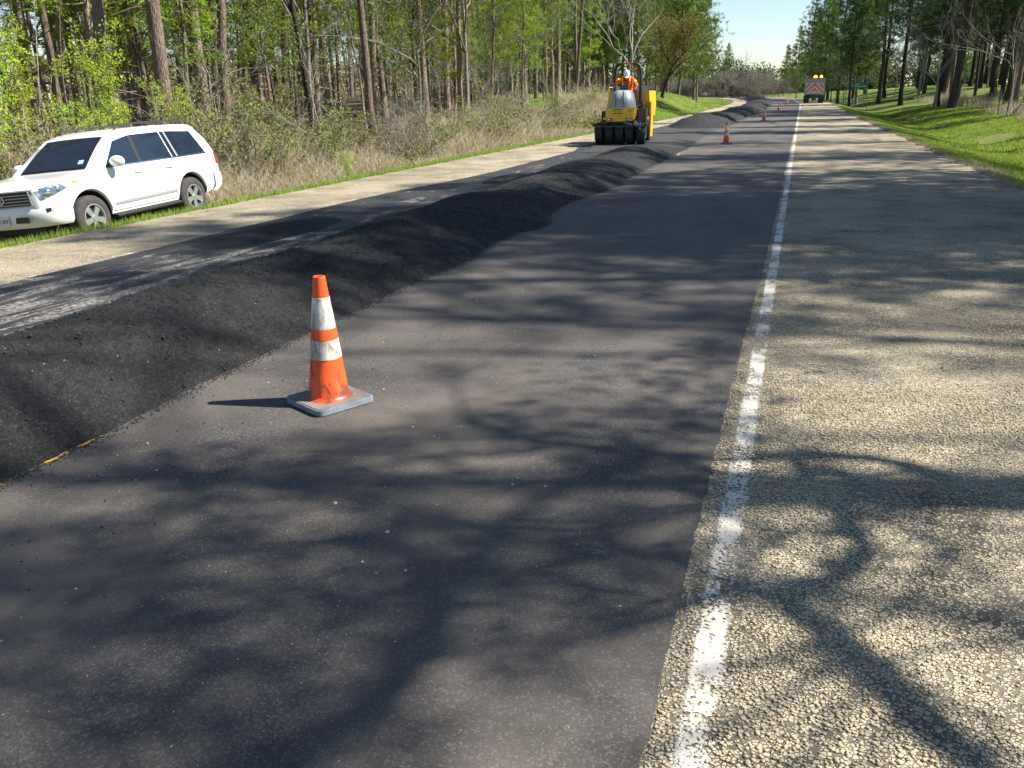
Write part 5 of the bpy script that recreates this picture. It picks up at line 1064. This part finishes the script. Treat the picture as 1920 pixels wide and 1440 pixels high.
# ---------------- dump truck seen from behind
TY = 121.; TX = .24
trk = empty('dump_truck', (TX+1.15, TY, float(zrise(TY))-.02)); tag(trk, 'dump truck seen from behind with red and white chevrons and lit amber beacons', 'truck')
MT['tbox'] = plain('shaded_box_paint', (.28, .29, .30), .45, .5, 0, .3, (.25, .24, .22)); MT['twhite'] = plain('shaded_reflective_white', (.50, .50, .50), .4); MT['tred'] = plain('reflective_red', (.62, .03, .06), .4)  # box and white toned down: the truck's shade is put into their colour
bm = bmesh.new(); prism(bm, [(-1.2, 1.12), (1.2, 1.12), (1.22, 2.92), (-1.22, 2.92)], 0, .07, 'y'); prism(bm, [(-1.22, 1.10), (-1.14, 1.10), (-1.14, 2.95), (-1.22, 2.95)], .08, 4.6, 'y'); prism(bm, [(1.14, 1.10), (1.22, 1.10), (1.22, 2.95), (1.14, 2.95)], .08, 4.6, 'y'); box(bm, (0, 4.6, 2.1), (2.4, .08, 2.1)); box(bm, (0, 2.3, 1.12), (2.3, 4.5, .08)); bmo('dump_box', bm, MT['tbox'], trk, False, None, .02)
bm = bmesh.new(); box(bm, (0, -.012, 1.82), (2.2, .02, 1.30)); tg = bmo('tailgate', bm, MT['twhite'], trk, False, None, .004)
def chev(x0, z0, sgn, L, wd=.17):
    # stripe from apex (x0,z0) going down and outwards, clipped to the tailgate
    d = Vector((sgn*.72, -.69)).normalized(); pts = [Vector((x0, z0)), Vector((x0, z0-wd*1.4)), Vector((x0, z0-wd*1.4))+d*L, Vector((x0, z0))+d*L]; return [(max(-1.08, min(1.08, p.x)), max(1.19, min(2.46, p.y))) for p in pts]
for x0, z0, L in ((0, 2.42, 1.5), (0, 1.86, .95), (.62, 2.44, .62)):
    for sg in (-1, 1):
        bm = bmesh.new(); xx0 = x0*sg; prism(bm, chev(xx0, z0, sg, L), -.030, -.024, 'y'); bmo('chevron_stripe', bm, MT['tred'], tg)
bm = bmesh.new(); box(bm, (0, 1.5, .80), (1.0, 3.6, .35)); box(bm, (0, .1, .78), (1.2, .12, .22)); box(bm, (0, .25, .55), (.5, .3, .25)); bmo('chassis', bm, MT['steel'], trk, False, None, .02)
for x in (-.34, .0, .34):
    bm = bmesh.new(); box(bm, (x, .03, .86 if x else 1.0), (.2, .05, .09)); bmo('tail_light', bm, MT['red'], trk, False, None, .01)
for sx_ in (-1, 1):
    for dx in (.0, -.33):
        for y in (.9, 2.2):
            e = empty('wheel', (sx_*(1.04+dx), y, .50)); e.parent = trk; bm = bmesh.new(); lathe(bm, [(.27, -.14), (.44, -.145), (.49, -.11), (.50, 0), (.49, .11), (.44, .145), (.27, .14)], 28, 'x', closed=True); bmo('tyre', bm, MT['rblack'], e, True)
            bm = bmesh.new(); lathe(bm, [(.001, .08), (.27, .12), (.27, -.12), (.001, -.08)], 20, 'x'); bmo('rim', bm, MT['steel'], e, True)
    bm = bmesh.new(); box(bm, (sx_*.95, .30, .62), (.58, .02, .62)); bmo('mud_flap', bm, MT['black'], trk)
    bm = bmesh.new(); box(bm, (sx_*1.42, 5.9, 2.3), (.16, .06, .4)); tb(bm, [(sx_*1.1, 5.9, 2.4), (sx_*1.4, 5.9, 2.4)], .02, 5); bmo('side_mirror', bm, MT['black'], trk)
bm = bmesh.new(); box(bm, (0, 5.8, 1.8), (2.2, 1.7, 2.1)); bmo('cab', bm, MT['twhite'], trk, False, None, .08)
bm = bmesh.new(); box(bm, (.1, 4.9, 3.05), (2.2, .5, .16)); bmo('cab_shield', bm, MT['black'], trk, False, None, .02)
q = N('lit_beacon'); q.base((1, .45, .05)); q.b.inputs['Emission Color'].default_value = (1, .33, .03, 1); q.b.inputs['Emission Strength'].default_value = 3.5; MT['beacon'] = q.m
for x, r_ in ((.05, .20), (.78, .15)):
    bm = bmesh.new(); lathe(bm, [(.001, 0), (r_*1.1, 0), (r_*1.15, .06), (r_, .22), (r_*.6, .32), (.001, .34)], 16, 'z', (x, 4.9, 3.13)); bmo('amber_beacon', bm, MT['beacon'], trk, True)
# ---------------- signs
MT['post'] = plain('galvanised_post', (.38, .38, .37), .6, .5, .3); MT['sgreen'] = plain('green_sign_sheeting', (.01, .17, .09), .4); MT['sback'] = plain('bare_sign_back', (.33, .38, .36), .45, .5, .4); MT['sbrown'] = plain('brown_sign_back', (.10, .075, .06), .6); MT['swhite'] = plain('white_sign_legend', (.7, .72, .7), .5)
def sign(name, x, y, z0, wd, ht, m, label, posts=(0,), yaw=0., pm='post'):
    g0 = at(x, y); e = empty(name, (x, y, g0), yaw); tag(e, label, 'road sign'); zb = z0-g0
    bm = bmesh.new(); box(bm, (0, 0, zb+ht/2), (wd, .012, ht)); p = bmo('sign_panel', bm, m, e, False, None, .004)
    for px_ in posts:
        bm = bmesh.new(); box(bm, (px_, .04, (zb+ht*.9)/2-.1), (.06, .05, zb+ht*.9+.2)); bmo('post', bm, MT[pm], e)
    return e, p, zb
e, p, zb = sign('guide_sign', 6.7, 121, 2.05, 2.05, .62, MT['sgreen'], 'green guide sign with faint white legend on the grass right of the truck', (-.55, .55))
bm = bmesh.new(); box(bm, (-.83, -.010, zb+.33), (.16, .006, .03)); box(bm, (-.88, -.010, zb+.36), (.08, .006, .028), ry=-.8); box(bm, (-.88, -.010, zb+.30), (.08, .006, .028), ry=.8); bmo('sign_arrow', bm, MT['swhite'], p)
bm = bmesh.new()
for z, xs_ in ((.42, (-.55, -.46, -.37, -.28, -.19, -.1)), (.20, (-.55, -.45, -.36, -.26, -.1, 0, .1, .2, .3, .42, .52, .62, .72))):
    for j, x_ in enumerate(xs_): box(bm, (x_, -.0095, zb+z), (.05, .005, .10+.03*(j % 3)))
bmo('sign_legend', bm, MT['swhite'], p)
sign('road_sign', -10.9, 63.6, 1.72, 1.38, .56, MT['sback'], 'bare grey metal sign seen from behind to the right of the roller', (-.5, .3))
sign('road_sign', -12.2, 64.6, 1.86, 1.3, .40, MT['sback'], 'second grey sign back, thinner, just behind and left of the grey metal sign', (-.4,), .35)
sign('road_sign', -11.6, 158, 2.0, .75, .9, MT['sbrown'], 'small dark square sign in front of the pinkish thicket', (0,), 0, 'sbrown')
sign('road_sign', -13.3, 162, 2.4, .55, 1.0, MT['sbrown'], 'narrow dark sign just left of the small square one by the thicket', (0,), 0, 'sbrown')
g0 = at(-4.4, 196); e = empty('stop_sign', (-4.4, 196, g0)); tag(e, 'tiny red octagonal stop sign left of the dump truck', 'road sign')
bm = bmesh.new(); prism(bm, [(.42*math.cos(math.pi/8+k*math.pi/4), 2.2+.42*math.sin(math.pi/8+k*math.pi/4)) for k in range(8)], -.01, .01, 'y'); p = bmo('sign_panel', bm, MT['red'], e); textobj('STOP', 'sign_lettering', .26, MT['swhite'], p, (0, -.012, 2.2), (math.pi/2, 0, 0))
bm = bmesh.new(); box(bm, (0, .04, 1.0), (.07, .05, 2.2)); bmo('post', bm, MT['post'], e)
e = empty('street_name_sign', (-3.7, 197, at(-3.7, 197))); tag(e, 'tiny green street name sign beside the stop sign', 'road sign'); bm = bmesh.new(); box(bm, (0, 0, 2.7), (.9, .02, .22)); bmo('sign_panel', bm, MT['sgreen'], e); bm = bmesh.new(); box(bm, (0, .03, 1.3), (.06, .04, 2.7)); bmo('post', bm, MT['post'], e)
for x, y, lab in ((-10.1, 92, 'thin delineator post in the grass rise left of the far heaps'), (-10.2, 124, 'second thin delineator post farther along the grass rise'), (5.0, 78, 'thin delineator post on the grass right of the road'), (12.3, 66, 'dark leaning fence post by the pale leafless tree')):
    bm = bmesh.new(); box(bm, (0, 0, .55), (.05, .03, 1.3)); o = bmo('marker_post', bm, MT['sbrown'] if y != 78 else MT['post'], None); o.location = (x, y, at(x, y)); tag(o, lab, 'post')
# fallen white dead limb among the right weeds
r_ = np.random.default_rng(4); T = Acc(); tips = []; branchy(T, np.array([0, 0, .1]), [1, .1, .35], 3.0, .09, 1, r_, tips, .15, .35, (2, 4), .6, 3); branchy(T, np.array([.4, 0, .2]), [.6, -.3, .6], 2.2, .07, 1, r_, tips, .1, .4, (2, 4), .6, 3)
o = link('dead_branch', T.mesh('dead_branch'), MT['barkp'], None, (12.6, 63, at(12.6, 63))); tag(o, 'bleached white fallen branch in the weeds by the leaning dark trunk', 'branch')
# far parked vehicles beyond the rise
for k, (x, y, s_, lab) in enumerate([(-28.5, 285, 1., 'tiny white vehicle far beyond the left grass rise'), (-26.0, 292, .8, 'smaller white vehicle far beyond the left grass rise, right of the other')]):
    e = empty('far_car', (x, y, at(x, y)+.3), 1.25); tag(e, lab, 'car'); bm = bmesh.new(); prism(bm, [(-2.1, .35), (2.1, .35), (2.15, .75), (1.3, .85), (.8, 1.4), (-1.3, 1.42), (-1.9, .9), (-2.15, .85)], -.85, .85, 'y'); bmo('body', bm, MT['white'], e, False, None, .06)
    bm = bmesh.new(); prism(bm, [(-1.25, .92), (1.05, .92), (.72, 1.32), (-1.15, 1.34)], -.86, .86, 'y'); bmo('window', bm, MT['glass'], e)
    for wx in (-1.3, 1.3):
        for wy in (-.8, .8): bm = bmesh.new(); lathe(bm, [(.001, wy-.1), (.33, wy-.1), (.33, wy+.1), (.001, wy+.1)], 16, 'y', (wx, 0, .33)); bmo('wheel', bm, MT['rubber'], e)
